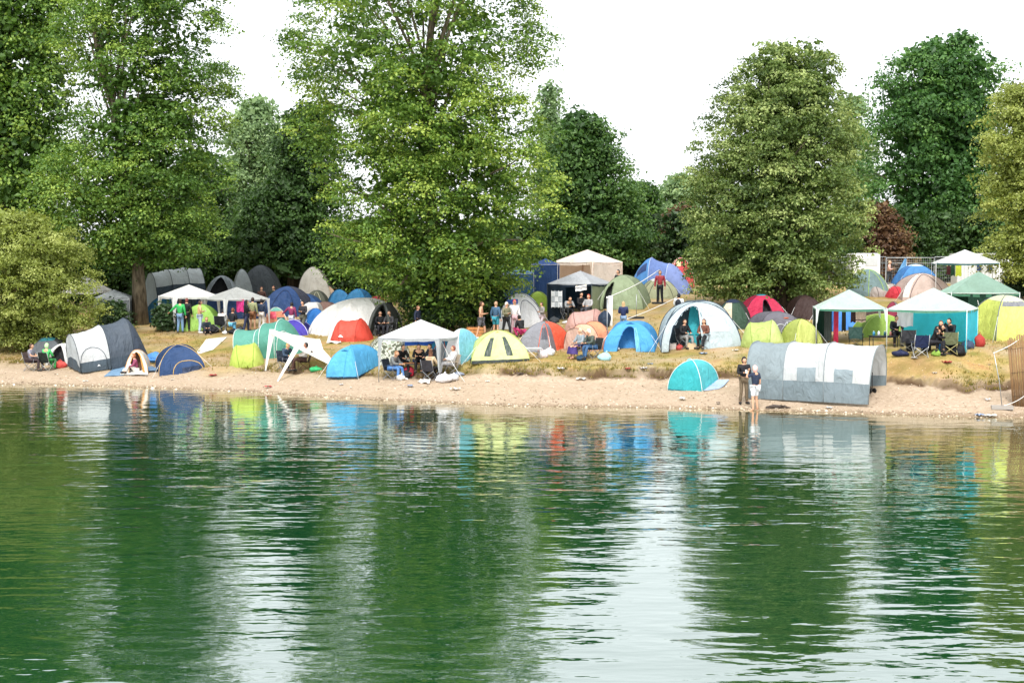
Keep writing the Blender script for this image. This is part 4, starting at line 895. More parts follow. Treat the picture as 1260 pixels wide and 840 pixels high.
def person(label, loc, kind='stand', face=0, top='#333333', legs='#333a4a', hair='#3a2a20', shoes='#222222', h=1.0, skin='a', shirt='top', pants='trousers', hairdo='hair', bag=None, skirt=None, group='people at the camp'):
    t = thing('person', label, 'person', loc, R(face), group); t.scale = (h, h, h)
    put('body', pmesh(kind, 'body'), solid(SKIN[skin], .6, 0, .1), t)
    if top: put('top', pmesh(kind, shirt), fabric(top, .02), t)
    if legs: put('trousers' if pants == 'trousers' else 'shorts', pmesh(kind, pants), fabric(legs, .02), t)
    if shoes:
        for s in pmesh(kind, 'shoe'): put('shoe', s, solid(shoes, .6), t)
    hm = fabric(hair, .02) if hairdo in ('hood', 'cap', 'beanie') else solid(hair, .7, 0, .5, 40)
    put({'long_hair': 'hair', 'beanie': 'beanie'}.get(hairdo, hairdo), pmesh(kind, hairdo), hm, t)
    L = pose(kind)
    if bag:
        mb = MB(); c = L['spi'].lerp(L['che'], .4); mb.ball(c + V3(0, .2, 0), (.15, .1, .22), 10, 8); b_ = mb.build('backpack', fabric(bag, .05), t)
    if kind == 'phone':
        mb = MB(); mb.box((L['har'] + L['hal']) / 2 + V3(0, -.05, .04), (.075, .012, .15), 0, -.5); mb.build('phone', solid('#e8e8e8', .3), t)
    if skirt:
        mb = MB(); a, b = L['pel'], (L['anl'] + L['anr']) / 2; kn = (L['knl'] + L['knr']) / 2
        rows = []
        for f, c, rr in ((0, a + V3(0, 0, .06), .17), (.3, a.lerp(kn, .5) + V3(0, 0, .03), .2), (.6, kn + V3(0, -.02, 0), .22), (1, kn.lerp(b, .7), .30)):
            rows.append([c + V3(rr * math.cos(k_ * .5236), rr * .7 * math.sin(k_ * .5236), .1 * math.sin(k_ * .5236) * (1 - f)) for k_ in range(12)])
        mb.grid(rows, wrap=True); mb.build('skirt', fabric(skirt, .05), t)
    return t
def at(px, py): return G(px, py)
def stood(label, px, py, hpx=None, **kw):
    p = G(px, py)
    if hpx: kw['h'] = hpx / ppm(p) / 1.74
    return person(label, p, **kw)
def seated(label, px, py, chair=None, chair_label=None, frame='#8d9196', seat_h=0., kind='sit', face=0, **kw):
    p = G(px, py)
    if chair: camp_chair(chair_label, p, R(face), chair, frame)
    return person(label, p + V3(0, 0, 0 if chair else seat_h), kind, face, **kw)
# ================================================================== THE CAMP, LEFT TO RIGHT
# --- far left by the willow
dome('dark grey dome tent with teal and yellow patch on top, below the willow bush', 60, 441, 415, 50, 1.9, 10, ('#5b6166', '#4c5156'), cap=(.28, '#2c7c88'), windows=[(0, .45, .95, .72, .86, '#e3c21c')], pole='#3a4044')
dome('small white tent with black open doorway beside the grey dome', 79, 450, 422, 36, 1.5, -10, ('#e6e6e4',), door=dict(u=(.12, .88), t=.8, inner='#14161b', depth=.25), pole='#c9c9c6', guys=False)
seated('person in grey shirt sitting in a camp chair under the willow bush, facing right', 39, 456, '#5a4a48', 'brown camp chair under the willow bush', face=80, top='#8d8c9c', legs='#3c2f33', hair='#4a2c22', shirt='tshirt')
seated('person in bright green hooded top seated back to the camera beside the red bag', 58, 456, '#1c2622', 'black camp chair with pale legs beside the red bag', frame='#b8bbb8', face=160, top='#3fc968', legs='#3ac162', hair='#b6e8a0', hairdo='hood')
lump('red bag lying in front of the small white tent', 'bag', 'duffel_bag', G(74, 453), (.32, .2, .2), '#d84a42', 3, part='handles')
tunnel('grey and white tunnel tent with slate rear, standing left of the navy dome', 136, 456, 396, 104,
       [(0, .82, .84, -.05), (.40, .98, .96, 0), (.72, 1, 1.05, .1), (1, .6, .02, 0)], 2.4, 34, top=['#c9cdcf', '#525d6a', '#455060'], bottom=['#4d5c68', '#485562', None], split=.07,
       end_cap=('#b9c0c4', None), end_low='#4d5c68', pole='#3c4750', w=3.5, logo=(0, .6, .03, .08, '#dfe5e8'), bows=[(0, .02, .9, .2, '#3c4750')], e=.92)
dome('small white tent with orange trim, open towards a person in maroon', 170, 461, 430, 34, 1.6, 10, ('#e4dfd6',), door=dict(u=(.15, .85), t=.8, inner='#6a4a38', depth=.4, flap='#e0a04a'), pole='#e2a24a', guys=False)
ground_sheet('crumpled blue and grey groundsheet left of the small orange-trimmed tent', [(128, 464), (152, 463), (158, 453), (142, 453)], '#6b8fae', seed=2)
ground_sheet('crumpled white blanket in front of the small orange-trimmed tent', [(148, 463), (182, 463), (180, 457), (152, 456)], '#dcdcd6', seed=3, th=.12)
seated('person in maroon top sitting on the ground in front of the orange-trimmed tent', 168, 460, kind='sit_ground', face=-70, top='#8c3a5c', legs='#dcd8d0', hair='#a8663c', seat_h=.05)
lump('bright blue bundle between the white and the navy tent', 'bundle', 'bundle', G(191, 446), (.38, .3, .28), '#4a90d8', 5)
dome('navy blue dome tent with yellow poles close to the water', 222, 460, 423, 72, 2.3, 18, ('#2b4a78', '#27426c'), pole='#dcb250', door=dict(u=(.3, .95), t=.3, closed=True), bind='#dcb250', windows=[(0, .5, .9, .02, .14, '#182a48')], vent=(0, .5, .8, '#2b4a78'))
ground_sheet('white rectangular mat lying on the slope right of the navy dome', [(240, 437), (262, 431), (279, 416), (254, 418)], '#e8e6de', th=.02, seed=1)
# --- behind the willow
gazebo('white gazebo whose peak shows above the willow bush', ((72, 400), 357), 339, '#e8e8e6', w=2.5, d=2.5, rot=5)
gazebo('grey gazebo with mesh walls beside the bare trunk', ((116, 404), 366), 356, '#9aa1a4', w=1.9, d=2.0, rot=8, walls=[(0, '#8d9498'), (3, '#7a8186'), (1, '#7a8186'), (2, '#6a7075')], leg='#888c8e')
# --- white and grey gazebo with the standing group
tunnel('large pale grey tunnel tent with dark side panels behind the white gazebo', 217, 397, 331, 66, [(0, .95, .93, 0), (.33, 1, 1, 0), (.68, 1, 1.03, 0), (1, .95, 1.0, 0)], 2.6, 32, w=3.0, top='#c2c9ca', bottom='#3d4b57', split=.22, sag=.02, end_cap=('#93a0a6', '#3d4b57'), pole='#2b3238', back=4.5)
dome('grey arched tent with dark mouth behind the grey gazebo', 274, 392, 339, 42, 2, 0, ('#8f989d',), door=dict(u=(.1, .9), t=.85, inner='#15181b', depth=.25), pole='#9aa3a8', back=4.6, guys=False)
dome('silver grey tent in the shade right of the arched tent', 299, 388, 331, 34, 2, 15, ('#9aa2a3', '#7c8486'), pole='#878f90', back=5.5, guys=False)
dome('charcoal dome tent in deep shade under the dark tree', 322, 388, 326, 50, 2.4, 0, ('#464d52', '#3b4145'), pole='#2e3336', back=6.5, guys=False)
dome('teal blue tent under the left side of the white gazebo', 203, 400, 364, 42, 1.8, 0, ('#1f6688', '#1b5674'), pole='#184a62', back=2.4, guys=False)
dome('wide navy tent forming the backdrop under the grey gazebo', 282, 398, 361, 84, 2, 0, ('#1e3d6b', '#1a3358'), pole='#16294a', back=3.2, p=.45, guys=False)
dome('small grey tent beside the left leg of the white gazebo', 209, 403, 373, 26, 1.4, 0, ('#9a9ea2',), pole='#6a6e72', guys=False)
dome('apple green tent behind the person in beige hoodie', 248, 407, 374, 46, 1.6, 0, ('#9ccb52', '#7fae3e'), pole='#5f8f30', guys=False)
gazebo('white gazebo with splayed legs over the person in green', ((214, 408), 365), 350, '#f0f0ee', w=2.6, d=2.4, rot=33, covers=('#eeeeec', .9, .26), leg='#e4e4e2', vd=.08)
gazebo('grey gazebo with sagging roof over the standing group', ((277, 408), 368), 353, '#b7bab9', w=2.6, d=2.6, rot=36, covers=('#dfe3e3', .9, .2), leg='#dadcdc', vd=.06)
stood('person in bright green hoodie and jeans pointing left under the white gazebo', 222, 410, 42, kind='point', face=175, top='#1fae52', legs='#6d90b4', hair='#3a2218')
stood('person in black standing behind the one in green hoodie', 230, 408, 41, kind='stand', face=170, top='#1e1e22', legs='#20222a', hair='#8a4a44')
stood('person in beige hoodie and pale jeans beside the green tent', 246, 410, 40, kind='phone', face=110, top='#d3ac78', legs='#aebfd6', hair='#4a3022', shoes='#e6e6e6')
seated('child in dark clothes crouching right of the person in beige', 254, 410, kind='sit_ground', face=20, top='#23303a', legs='#2a3038', hair='#b07850', h=.95)
lump('black bag on the ground under the grey gazebo', 'bag', 'backpack', G(262, 410), (.3, .25, .25), '#1b1d22', 9, part='backpack')
seated('person in white hoodie and black cap sitting back to the camera', 272, 409, '#20242c', 'dark camp chair under the grey gazebo', kind='sit_hunch', face=175, top='#d8d6d6', legs='#23252d', hair='#1c1c22', hairdo='cap')
stood('person in black jacket kneeling in light blue jeans', 286, 409, kind='kneel', face=150, top='#20232b', legs='#5fb0d4', hair='#7a4630', h=1.0)
stood('long-haired person in black right of the kneeling one', 303, 409, 40, kind='hold', face=120, top='#16181d', legs='#2a3350', hair='#120f10', hairdo='long_hair')
stood('person in patterned olive top and brown shorts under the grey gazebo', 311, 407, 41, kind='stand', face=165, top='#8f9468', legs='#8a5a38', hair='#3a261c', pants='shorts')
stood('person in navy sweater and white trousers seen from behind', 322, 406, 38, kind='stand', face=180, top='#27354e', legs='#d6d0cc', hair='#17141a')
hanging('bright pink jacket hanging under the grey gazebo', 'jacket', 'hanging_jacket', W(291, 368, 76), W(300, 368, 76), .68, '#e0308c', 2)
hanging('white poster hanging at the right corner of the grey gazebo', 'poster', 'hanging_poster', W(316, 366, 78), W(324, 366, 78), .5, '#e8e6ee', 3, [(.25, .7, '#28242c')])
stood('person with reddish hair standing behind the roof of the grey gazebo', 322, 388, 35, kind='stand', face=10, top='#5a3a30', legs='#22242a', hair='#7a4a32')
stood('person in dark top standing left of the navy dome', 337, 386, 34, kind='stand', face=-20, top='#2a3a2c', legs='#22242a', hair='#8a4a30')
dome('navy dome tent with dark grey side panel in the left half of the camp', 355, 390, 352, 60, 2.4, -8, ('#274a80', '#3d4050', '#274a80'), pole='#1a2c4c', door=dict(u=(.2, .8), t=.7, closed=True))
dome('smaller dark blue dome tent right of the grey-sided navy dome', 374, 386, 361, 48, 2, 0, ('#215490', '#1c4678'), pole='#16345c', back=.6)
dome('orange and red patterned tent with teal top beside the person in white trousers', 340, 402, 378, 32, 1.5, 10, ('#e08c6a', '#cc3c44'), cap=(.35, '#6fb8a8'), pole='#f0ece0', windows=[(0, .1, .5, .3, .6, '#d8405c'), (0, .55, .95, .05, .35, '#1e5850')], guys=False)
stood('person in maroon jacket and pale trousers left of the blue dome', 359, 410, 38, kind='point', face=170, top='#8a2c58', legs='#c8ccd8', hair='#1c1618')
stood('person in dark leather jacket standing in front of the blue dome', 373, 411, 41, kind='hold', face=-30, top='#2c2b33', legs='#5c5c50', hair='#1a1517')
dome('bright blue tent peak behind the dark blue dome', 387, 374, 350, 26, 1.6, 0, ('#2c7fd0',), pole='#1f5a98', back=3, guys=False)
dome('tall pale grey canvas shelter in the shade left of the big plane', 391, 380, 328, 40, 2, 0, ('#bab6ac', '#a39f95'), pole='#8f8b82', back=6, p=1.25, q=.85, lean=(-.25, 0), guys=False)
dome('tan tent beside the pale canvas shelter', 404, 377, 352, 26, 1.6, 0, ('#bda083',), pole='#8d765e', back=4.5, guys=False)
dome('olive brown tent with pale door zip', 390, 380, 357, 28, 1.7, 0, ('#5a5d4e', '#4c4f42'), pole='#3a3d34', door=dict(u=(.35, .8), t=.75, closed=True), bind='#b9b79c', back=1.8, guys=False)
dome('low brown tent left of the big white tent', 400, 390, 371, 40, 1.7, 0, ('#86675c', '#75574e'), pole='#5a423a', guys=False)
dome('deep blue tent under the lowest plane branches, left one of two', 418, 382, 356, 34, 1.8, 10, ('#1f74a8', '#1a5f8c'), pole='#164f74', back=3, guys=False)
dome('deep blue tent under the lowest plane branches, right one of two', 442, 382, 355, 34, 1.8, -10, ('#2078aa', '#1b628e'), pole='#164f74', back=3, guys=False)
dome('narrow white tent behind the person in leather jacket', 385, 402, 372, 24, 1.5, 0, ('#dedddb',), pole='#b8b8b6', p=.4, guys=False)
dome('bright blue dome tent left of the big white tent', 389, 408, 379, 36, 1.7, 12, ('#1f78cc', '#1b68b2'), pole='#15569a')
dome('big white bell-shaped tent in front of the plane tree', 436, 414, 367, 102, 3.2, 0, ('#ecebe6', '#e2e1dc'), n=6, p=.95, q=.9, lean=(.45, .3), pole='#d4d3ce', sag=.16)
dome('small red tent top peeking over the big white tent', 464, 396, 364, 32, 1.5, 0, ('#c4283c',), pole='#8c1c2c', back=3.2, guys=False)
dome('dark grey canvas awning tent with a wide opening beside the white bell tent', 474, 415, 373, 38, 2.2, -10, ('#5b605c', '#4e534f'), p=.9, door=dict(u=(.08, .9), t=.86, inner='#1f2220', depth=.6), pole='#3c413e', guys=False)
seated('person in black sitting inside the dark awning tent, left one', 468, 414, '#2c3034', 'folding chair inside the dark awning tent, left one', face=10, top='#17191d', legs='#20222a', hair='#2a1d18')
seated('person in grey sitting inside the dark awning tent, right one', 479, 414, '#3a3d3c', 'folding chair inside the dark awning tent, right one', face=-20, top='#4a4a4e', legs='#2c2e36', hair='#5c4030')
popup('coral red pop-up tent with white mark in front of the big white tent', 433, 421, 392, 58, '#e4523e', '#d9442f', 1.6, -10, pole='#a8382a', logo=(1, .14, .07, .12, '#f6f2ee'))
ground_sheet('white sheet spread left of the coral red tent', [(402, 423), (420, 424), (414, 412), (406, 411)], '#e9e7e1', th=.08, seed=4)
# --- green tunnel tent and the collapsed gazebo
dome('purple tent whose edge shows behind the green tunnel tent', 362, 414, 393, 40, 1.7, 0, ('#4b3fb0',), pole='#e8e6f0', guys=False)
tunnel('sea green tunnel tent with white piping behind the lime pop-up', 336, 441, 393, 90, [(0, .8, .76, -.1), (.30, .85, .74, .0), (.40, 1, .90, 0), (.64, 1.05, 1.0, .05), (1, .5, .02, 0)], 2.3, -8, top=['#5ba594', '#5ba594', '#4f9a88', '#56a08e'], bottom=None, pole='#e6ece8', end_cap=('#4f9a88', None), bows=[(3, .1, .8, .3, '#e6ece8')])
popup('lime green pop-up tent left of the collapsed white gazebo', 304, 453, 422, 48, '#bcd550', '#c8dc60', 1.5, 8, pole='#7ea01e')
def collapsed():
    fa, fb = G(326, 456), G(341, 469); A = W(332, 405, fa.y + .1); B = W(364, 424, fb.y + .9); C = W(414, 449, fb.y + .6); C.z = max(C.z, zt(C.x, C.y) + .1); D = W(387, 417, fa.y + 1.6)
    t = thing('gazebo', 'half collapsed white gazebo with its roof slanting to the ground', 'gazebo', fa)
    mb = MB(); mb.grid([[A.lerp(D, u / 10).lerp(B.lerp(C, u / 10), v / 8) - fa + V3(0, 0, -.28 * math.sin(math.pi * u / 10) * math.sin(math.pi * v / 8) + .02 * math.sin(u * 2.1 + v)) for u in range(11)] for v in range(9)]); mb.build('canopy', fabric('#f0efeb', .3), t)
    mb = MB(); mb.grid([[A.lerp(B, u / 8) - fa - V3(0, .01, .16 * v / 2) for u in range(9)] for v in range(3)]); mb.grid([[B.lerp(C, u / 8) - fa - V3(0, .01, .14 * v / 2) for u in range(9)] for v in range(3)]); mb.build('valance', fabric('#f0efeb', .3), t)
    for a, b in ((A, fa), (B, fb), (D, G(402, 451) + V3(0, .2, 0))):
        a, b = a - fa, b - fa; mb = MB(); mb.tube([a, b], .016, 6); mb.build('leg', WHITEM, t)
        mb = MB(); s_ = (b - a); rows = [[a + s_ * (r_ / 6) + V3(-.0, -.02, 0), a + s_ * (r_ / 6) + V3(.2 * (1 - r_ / 6) + .06, -.02, 0)] for r_ in range(7)]; mb.grid(rows); mb.build('leg_cover', fabric('#f0efeb', .3), t)
collapsed()
seated('person in yellow beanie and dark blue jacket under the collapsed gazebo', 351, 456, '#2c3848', 'dark camp chair between the legs of the collapsed gazebo', face=40, kind='sit_fwd', top='#2f465e', legs='#2b3140', hair='#dba93c', hairdo='beanie')
seated('person in white shirt leaning back in a camp chair facing the yellow beanie', 374, 456, '#3a2e2a', 'brown framed camp chair beside the green bag', '#6a4a3a', face=-75, kind='sit_back', top='#dad6d4', legs='#4a3028', hair='#171314', skin='b')
lump('shiny green plastic bag on the ground under the collapsed gazebo', 'bag', 'plastic_bag', G(388, 457), (.3, .2, .12), '#22b86c', 7, part='knot')
dome('sky blue tent with pointed vent left of the central white gazebo', 437, 466, 424, 66, 2.3, -24, ('#4cb0e2', '#45a4d6'), pole='#3f9ccc', vent=(0, .4, .72, '#3a98c8'), p=.9, door=dict(u=(.55, .98), t=.9, closed=True), skirt=(.03, '#1f3a50'))
dome('camouflage patterned tent behind the central white gazebo', 478, 449, 413, 58, 2.1, 5, ('camo',), pole='#6b6d60', guys=False)
# --- central gazebo with the table
gazebo('white gazebo with grey edge and grey corner drapes over the picnic table', ((466, 470), 415), 393, '#eef0f1', valance='#a9afb3', w=2.8, d=2.7, rot=-19, covers=('#aab0b3', .75, .24), leg='#8c9194', vd=.1)
hanging('rolled blue tarpaulin at the back of the picnic gazebo', 'tarpaulin', 'tarpaulin', W(498, 418, 62.6), W(542, 418, 62.6), .25, '#1f5cc0', 4)
tb = G(511, 464); table('brown camping table under the central white gazebo', tb + V3(0, .2, 0), R(-8), 1.05, .6, .62, '#b0703a')
for x, y_, c_, lb in ((-.35, 0, '#c9ccd0', 'tall silver can at the left end of the brown table'), (-.1, .1, '#3a4a8c', 'blue can in the middle of the brown table'), (.1, -.08, '#e6e6e6', 'white cup in the middle of the brown table'), (.35, .05, '#26262c', 'dark bottle at the right end of the brown table')):
    t = thing('can' if 'can' in lb else ('cup' if 'cup' in lb else 'bottle'), lb, 'can' if 'can' in lb else ('cup' if 'cup' in lb else 'bottle'), tb + V3(x, .2 + y_, .62)); mb = MB(); hh_ = .24 if 'bottle' in lb else .15; mb.tube([(0, 0, 0), (0, 0, hh_ * .7), (0, 0, hh_)], [.035, .035, .02], 8); mb.build('body', solid(c_, .3), t); mb = MB(); mb.tube([(0, 0, hh_), (0, 0, hh_ + .015)], .018, 8); mb.build('lid', STEEL, t)
seated('blonde person in blue jeans seated at the left of the picnic table', 482, 467, '#28303c', 'dark camp chair at the left leg of the picnic gazebo', face=60, kind='sit_fwd', top='#6f7476', legs='#4f86c8', hair='#b5835a', hairdo='long_hair', shoes='#e8e8e8')
seated('person in black standing close behind the left end of the table', 493, 461, face=30, kind='sit_fwd', top='#16181c', legs='#1a1c22', hair='#1e1614', seat_h=.0)
seated('dark-haired person in black bent over the far side of the table', 516, 458, kind='sit_hunch', face=0, top='#1a1b20', legs='#1a1c22', hair='#120f10')
seated('person in dark grey sitting at the right end of the table', 534, 459, kind='sit_fwd', face=-40, top='#24262e', legs='#1a1c22', hair='#1a1412')
seated('person in cream sweater with long brown hair seen from behind at the table', 530, 468, '#33333a', 'camp chair of the person in cream sweater', face=150, kind='sit', top='#d2b992', legs='#2a2626', hair='#7a4e34', hairdo='long_hair')
seated('person in white shirt leaning back right of the picnic gazebo', 555, 462, '#b8a892', 'pale camp chair right of the picnic gazebo', face=-70, kind='sit_back', top='#dedede', legs='#9a9a9c', hair='#8a4a38')
lump('red bag under the brown camping table', 'bag', 'backpack', G(503, 463), (.22, .18, .25), '#b81f3c', 11, part='backpack')
lump('yellow bag left of the red bag under the table', 'bag', 'shopping_bag', G(495, 462), (.17, .14, .2), '#dcb23c', 12, part='handles')
lump('white plastic bag in front of the yellow bag', 'bag', 'plastic_bag', G(493, 468), (.2, .16, .14), '#dad8d2', 13, part='knot')
lump('large white plastic bag at the right front leg of the picnic gazebo', 'bag', 'plastic_bag', G(546, 470), (.36, .26, .2), '#e8e8ec', 14, part='knot')
lump('white plastic bag lying right of the largest white bag', 'bag', 'plastic_bag', G(557, 468), (.26, .2, .15), '#dfe0e4', 15, part='knot')
lump('slate grey shoulder bag right of the white bags', 'bag', 'shoulder_bag', G(563, 462), (.26, .16, .09), '#8a95a8', 16, part='handles')
ground_sheet('white crumpled cloth on the sand before the picnic gazebo', [(514, 472), (528, 473), (530, 469), (518, 468)], '#e2ddd6', th=.08, seed=7)
# --- teal tent, lime dome, grey and orange tent
dome('teal tent with grey door edged in orange right of the picnic gazebo', 549, 447, 415, 54, 2, -14, ('#1f84aa', '#1a7296'), pole='#175e7c', door=dict(u=(.2, .72), t=.82, closed=True), bind='#d8683c', windows=[(0, .3, .66, .05, .6, '#8d8f94')])
dome('pale blue and white tent leaning against the teal one', 573, 448, 404, 46, 2, -30, ('#e8e6e6', '#7cc8e0'), pole='#cfd6d8', lean=(-.15, 0))
dome('pale lime dome tent with two dark window slits in the front row', 614, 447, 406, 66, 2.3, 4, ('#d6de92', '#ccd684'), pole='#9aa84c', skirt=(.07, '#3b4343', (0, 1, 3)), windows=[(0, .20, .32, .15, .60, '#37453c'), (0, .62, .74, .15, .62, '#37453c')], logo=(0, .42, .84, .1, '#d8904c'), w=2.5, p=1.22)
dome('grey dome tent with orange side right of the lime dome', 671, 434, 395, 66, 2.2, -28, ('#8c8e96', '#ec5a34'), pole='#5c5e64', door=dict(u=(.62, 1.0), t=.78, closed=True), bind='#e8603c', windows=[(0, .7, .95, .3, .62, '#54545e'), (1, .0, .3, .0, .8, '#6c6c74')])
dome('white dome tent with blue band behind the standing group', 641, 404, 360, 56, 2.1, 0, ('#eceef2', '#e2e6ec'), pole='#2f3c58', windows=[(0, .02, .45, .52, .66, '#2c60b8')], door=dict(u=(.5, .95), t=.6, closed=True), bind='#5a6270')
dome('lime green tent behind the white and blue dome', 664, 388, 358, 30, 1.8, 0, ('#b6d83a',), pole='#4c5c2c', back=2, guys=False)
dome('tan and pink canvas bundle-shaped tent left of the lime one', 650, 382, 353, 26, 1.6, 0, ('#c0a890', '#a88e7c'), pole='#8c7462', back=2.6, guys=False)
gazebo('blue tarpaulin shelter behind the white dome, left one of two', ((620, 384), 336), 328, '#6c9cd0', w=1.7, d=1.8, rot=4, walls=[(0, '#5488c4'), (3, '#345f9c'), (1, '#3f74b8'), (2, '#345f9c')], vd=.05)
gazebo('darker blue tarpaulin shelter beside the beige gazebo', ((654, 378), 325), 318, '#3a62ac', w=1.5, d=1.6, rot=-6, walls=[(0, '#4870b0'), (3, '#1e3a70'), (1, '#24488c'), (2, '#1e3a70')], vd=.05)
dome('brown tent in the shade of the plane left of the blue shelters', 612, 388, 352, 36, 2, 0, ('#7c5238', '#5c5e66'), pole='#4a3428', back=3.2, guys=False)
stood('shirtless man in grey shorts holding a drink near the crates', 592, 417, 46, kind='hold', face=80, top=None, legs='#5d5f66', hair='#5a3a28', pants='shorts', shoes='#e0dcd8')
stood('person in blue hoodie and teal shorts right of the shirtless man', 610, 414, 43, kind='stand', face=150, top='#3f6484', legs='#2a9cb4', hair='#d0a888', pants='shorts')
stood('person in olive jacket and white cap facing the group', 623, 414, 42, kind='hold', face=40, top='#7c7a5e', legs='#26282e', hair='#e6e2de', hairdo='cap')
stood('person in white shirt and red cap behind the olive jacket', 633, 413, 44, kind='stand', face=10, top='#ececec', legs='#c8a4ac', hair='#b83c3c', hairdo='cap')
stood('person in black crouching in pink and black trousers', 641, 415, kind='squat', face=-140, top='#1c1d22', legs='#b02060', hair='#15120f')
stood('person in grey hooded top bending behind the grey and orange tent', 667, 408, 36, kind='hold', face=-60, top='#8f8b88', legs='#c8b8c0', hair='#4a3428')
stood('person in navy jacket standing behind the roof of the picnic gazebo', 514, 414, 38, kind='stand', face=60, top='#26304a', legs='#1c1e26', hair='#9a6a50')
for cx_, lb in ((580, 'left'), (589, 'right')):
    p = G(cx_, 414); t = thing('wooden_crate', 'orange wooden crate beside the shirtless man, %s one of two' % lb, 'crate', p, R(12), 'wooden crates by the plane tree')
    for sy in (-1, 1):
        for k_ in range(3): mb = MB(); mb.box((0, sy * .18, .08 + k_ * .16), (.42, .02, .12)); mb.build('slat', solid('#c98a52'), t)
    for sx in (-1, 1):
        for k_ in range(3): mb = MB(); mb.box((sx * .21, 0, .08 + k_ * .16), (.02, .34, .12)); mb.build('slat', solid('#c08048'), t)
    mb = MB(); mb.box((0, 0, .02), (.40, .34, .02)); mb.build('base', solid('#a86c3c'), t)
table('light folding table in front of the grey and orange tent', G(655, 442), R(5), .75, .5, .5, '#d6dadc', '#c9cdd0')
lump('white bag with pink side in front of the grey and orange tent', 'bag', 'shopping_bag', G(667, 441), (.26, .2, .2), '#e2d6da', 21, part='handles')
lump('white plastic bag right of the folding table', 'bag', 'plastic_bag', G(676, 438), (.24, .2, .2), '#ebebea', 22, part='knot')
# --- dark gazebo and beige gazebo
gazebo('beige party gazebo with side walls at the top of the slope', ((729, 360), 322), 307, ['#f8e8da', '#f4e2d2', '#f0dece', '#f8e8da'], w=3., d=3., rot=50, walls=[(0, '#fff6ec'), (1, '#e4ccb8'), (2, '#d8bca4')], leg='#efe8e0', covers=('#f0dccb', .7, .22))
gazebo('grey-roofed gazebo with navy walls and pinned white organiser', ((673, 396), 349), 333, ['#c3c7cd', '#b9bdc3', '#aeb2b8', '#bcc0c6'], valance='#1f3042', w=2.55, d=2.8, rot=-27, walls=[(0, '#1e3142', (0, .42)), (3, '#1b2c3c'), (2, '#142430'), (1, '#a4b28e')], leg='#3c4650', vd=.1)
hz_t = thing('hanging_organiser', 'white mesh organiser hanging on the navy wall of the dark gazebo', 'organiser', W(685, 368, G(673, 396).y - .55), R(-27))
mb = MB()
for k_ in range(4): mb.box((-.3 + .2 * k_, 0, 0), (.025, .02, .9))
mb.build('strap', solid('#dfe3e6'), hz_t)
for r_ in range(3):
    for c_ in range(3):
        mb = MB(); mb.box((-.2 + .2 * c_, -.01, -.28 + r_ * .28), (.19, .05, .26)); mb.build('pocket', fabric('#b4bcc2', .1) if (r_ + c_) % 2 else fabric('#dfe3e6', .1), hz_t)
hanging('white banner with dark lettering under the edge of the dark gazebo', 'banner', 'banner', W(708, 352, 69.5), W(722, 350, 69.3), .26, '#f0f0f0', 5, [(.3, .42, '#3a3a44'), (.6, .66, '#3a3a44')])
seated('person in grey jacket hunched on a chair inside the dark gazebo', 698, 394, '#2a2e34', 'dark chair inside the dark gazebo, left one', kind='sit_hunch', face=20, top='#8f9498', legs='#16181c', hair='#2a1c18', skin='a')
seated('person with black hair inside the dark gazebo, in the middle', 715, 392, kind='sit', face=30, top='#191a1e', legs='#16181c', hair='#0f0d0e', seat_h=.05)
seated('red-haired person in grey top at the right inside the dark gazebo', 723, 393, kind='sit_back', face=-30, top='#a5a4a6', legs='#3c3c44', hair='#b84a30', seat_h=0)
stood('dark-haired person behind the corner between the beige and the dark gazebo', 761, 374, 42, kind='phone', face=-50, top='#24262c', legs='#24262c', hair='#2a1d18')
dome('olive green dome tent with dark doorway right of the dark gazebo', 770, 381, 338, 66, 2.6, -14, ('#92a27e', '#879774'), pole='#6c7a5c', door=dict(u=(.05, .24), t=.62, inner='#1c2220', depth=.15), sag=.12, lean=(-.1, 0))
tunnel('large blue tent with lilac blue porch high on the slope', 812, 364, 317, 90, [(0, .5, .02, 0), (.36, 1, 1.0, 0), (.62, .92, .84, .1), (1, .75, .05, 0)], 3.0, -14, top=['#4c8ed2', '#6a86c6', '#8498d4'], bottom=None, pole='#c4d2ec', windows=[(0, .45, .9, .2, .32, '#1f3c74', False)], back=2.2)
dome('small olive tent with white arch in front of the large blue tent', 811, 368, 342, 44, 1.9, 0, ('#a8ad8a', '#9da27f'), pole='#4a4e40', door=dict(u=(.15, .85), t=.85, closed=True), cap=(.3, '#e6e6e0'))
dome('red and pink patterned tent left of the lime tree', 837, 358, 317, 32, 1.7, 0, ('#d8454e', '#e88c84'), pole='#f0dcd4', windows=[(0, .1, .45, .55, .8, '#e8d8a0')], back=1.2, guys=False)
stood('man in red checked shirt and black trousers beside a pole', 812, 374, 41, kind='stand', face=-10, top='#9c2f3c', legs='#1d2027', hair='#9a7a5c')
stood('person in white shirt and dark vest standing right of the two weighted poles', 835, 404, 43, kind='hold', face=165, top='#d4dade', legs='#5c86a8', hair='#16161c', bag='#1f2530')
stood('blonde woman in navy top and jeans seen from behind', 767, 412, 41, kind='hold', face=180, top='#24305c', legs='#7d9cc0', hair='#d8b583', hairdo='long_hair')
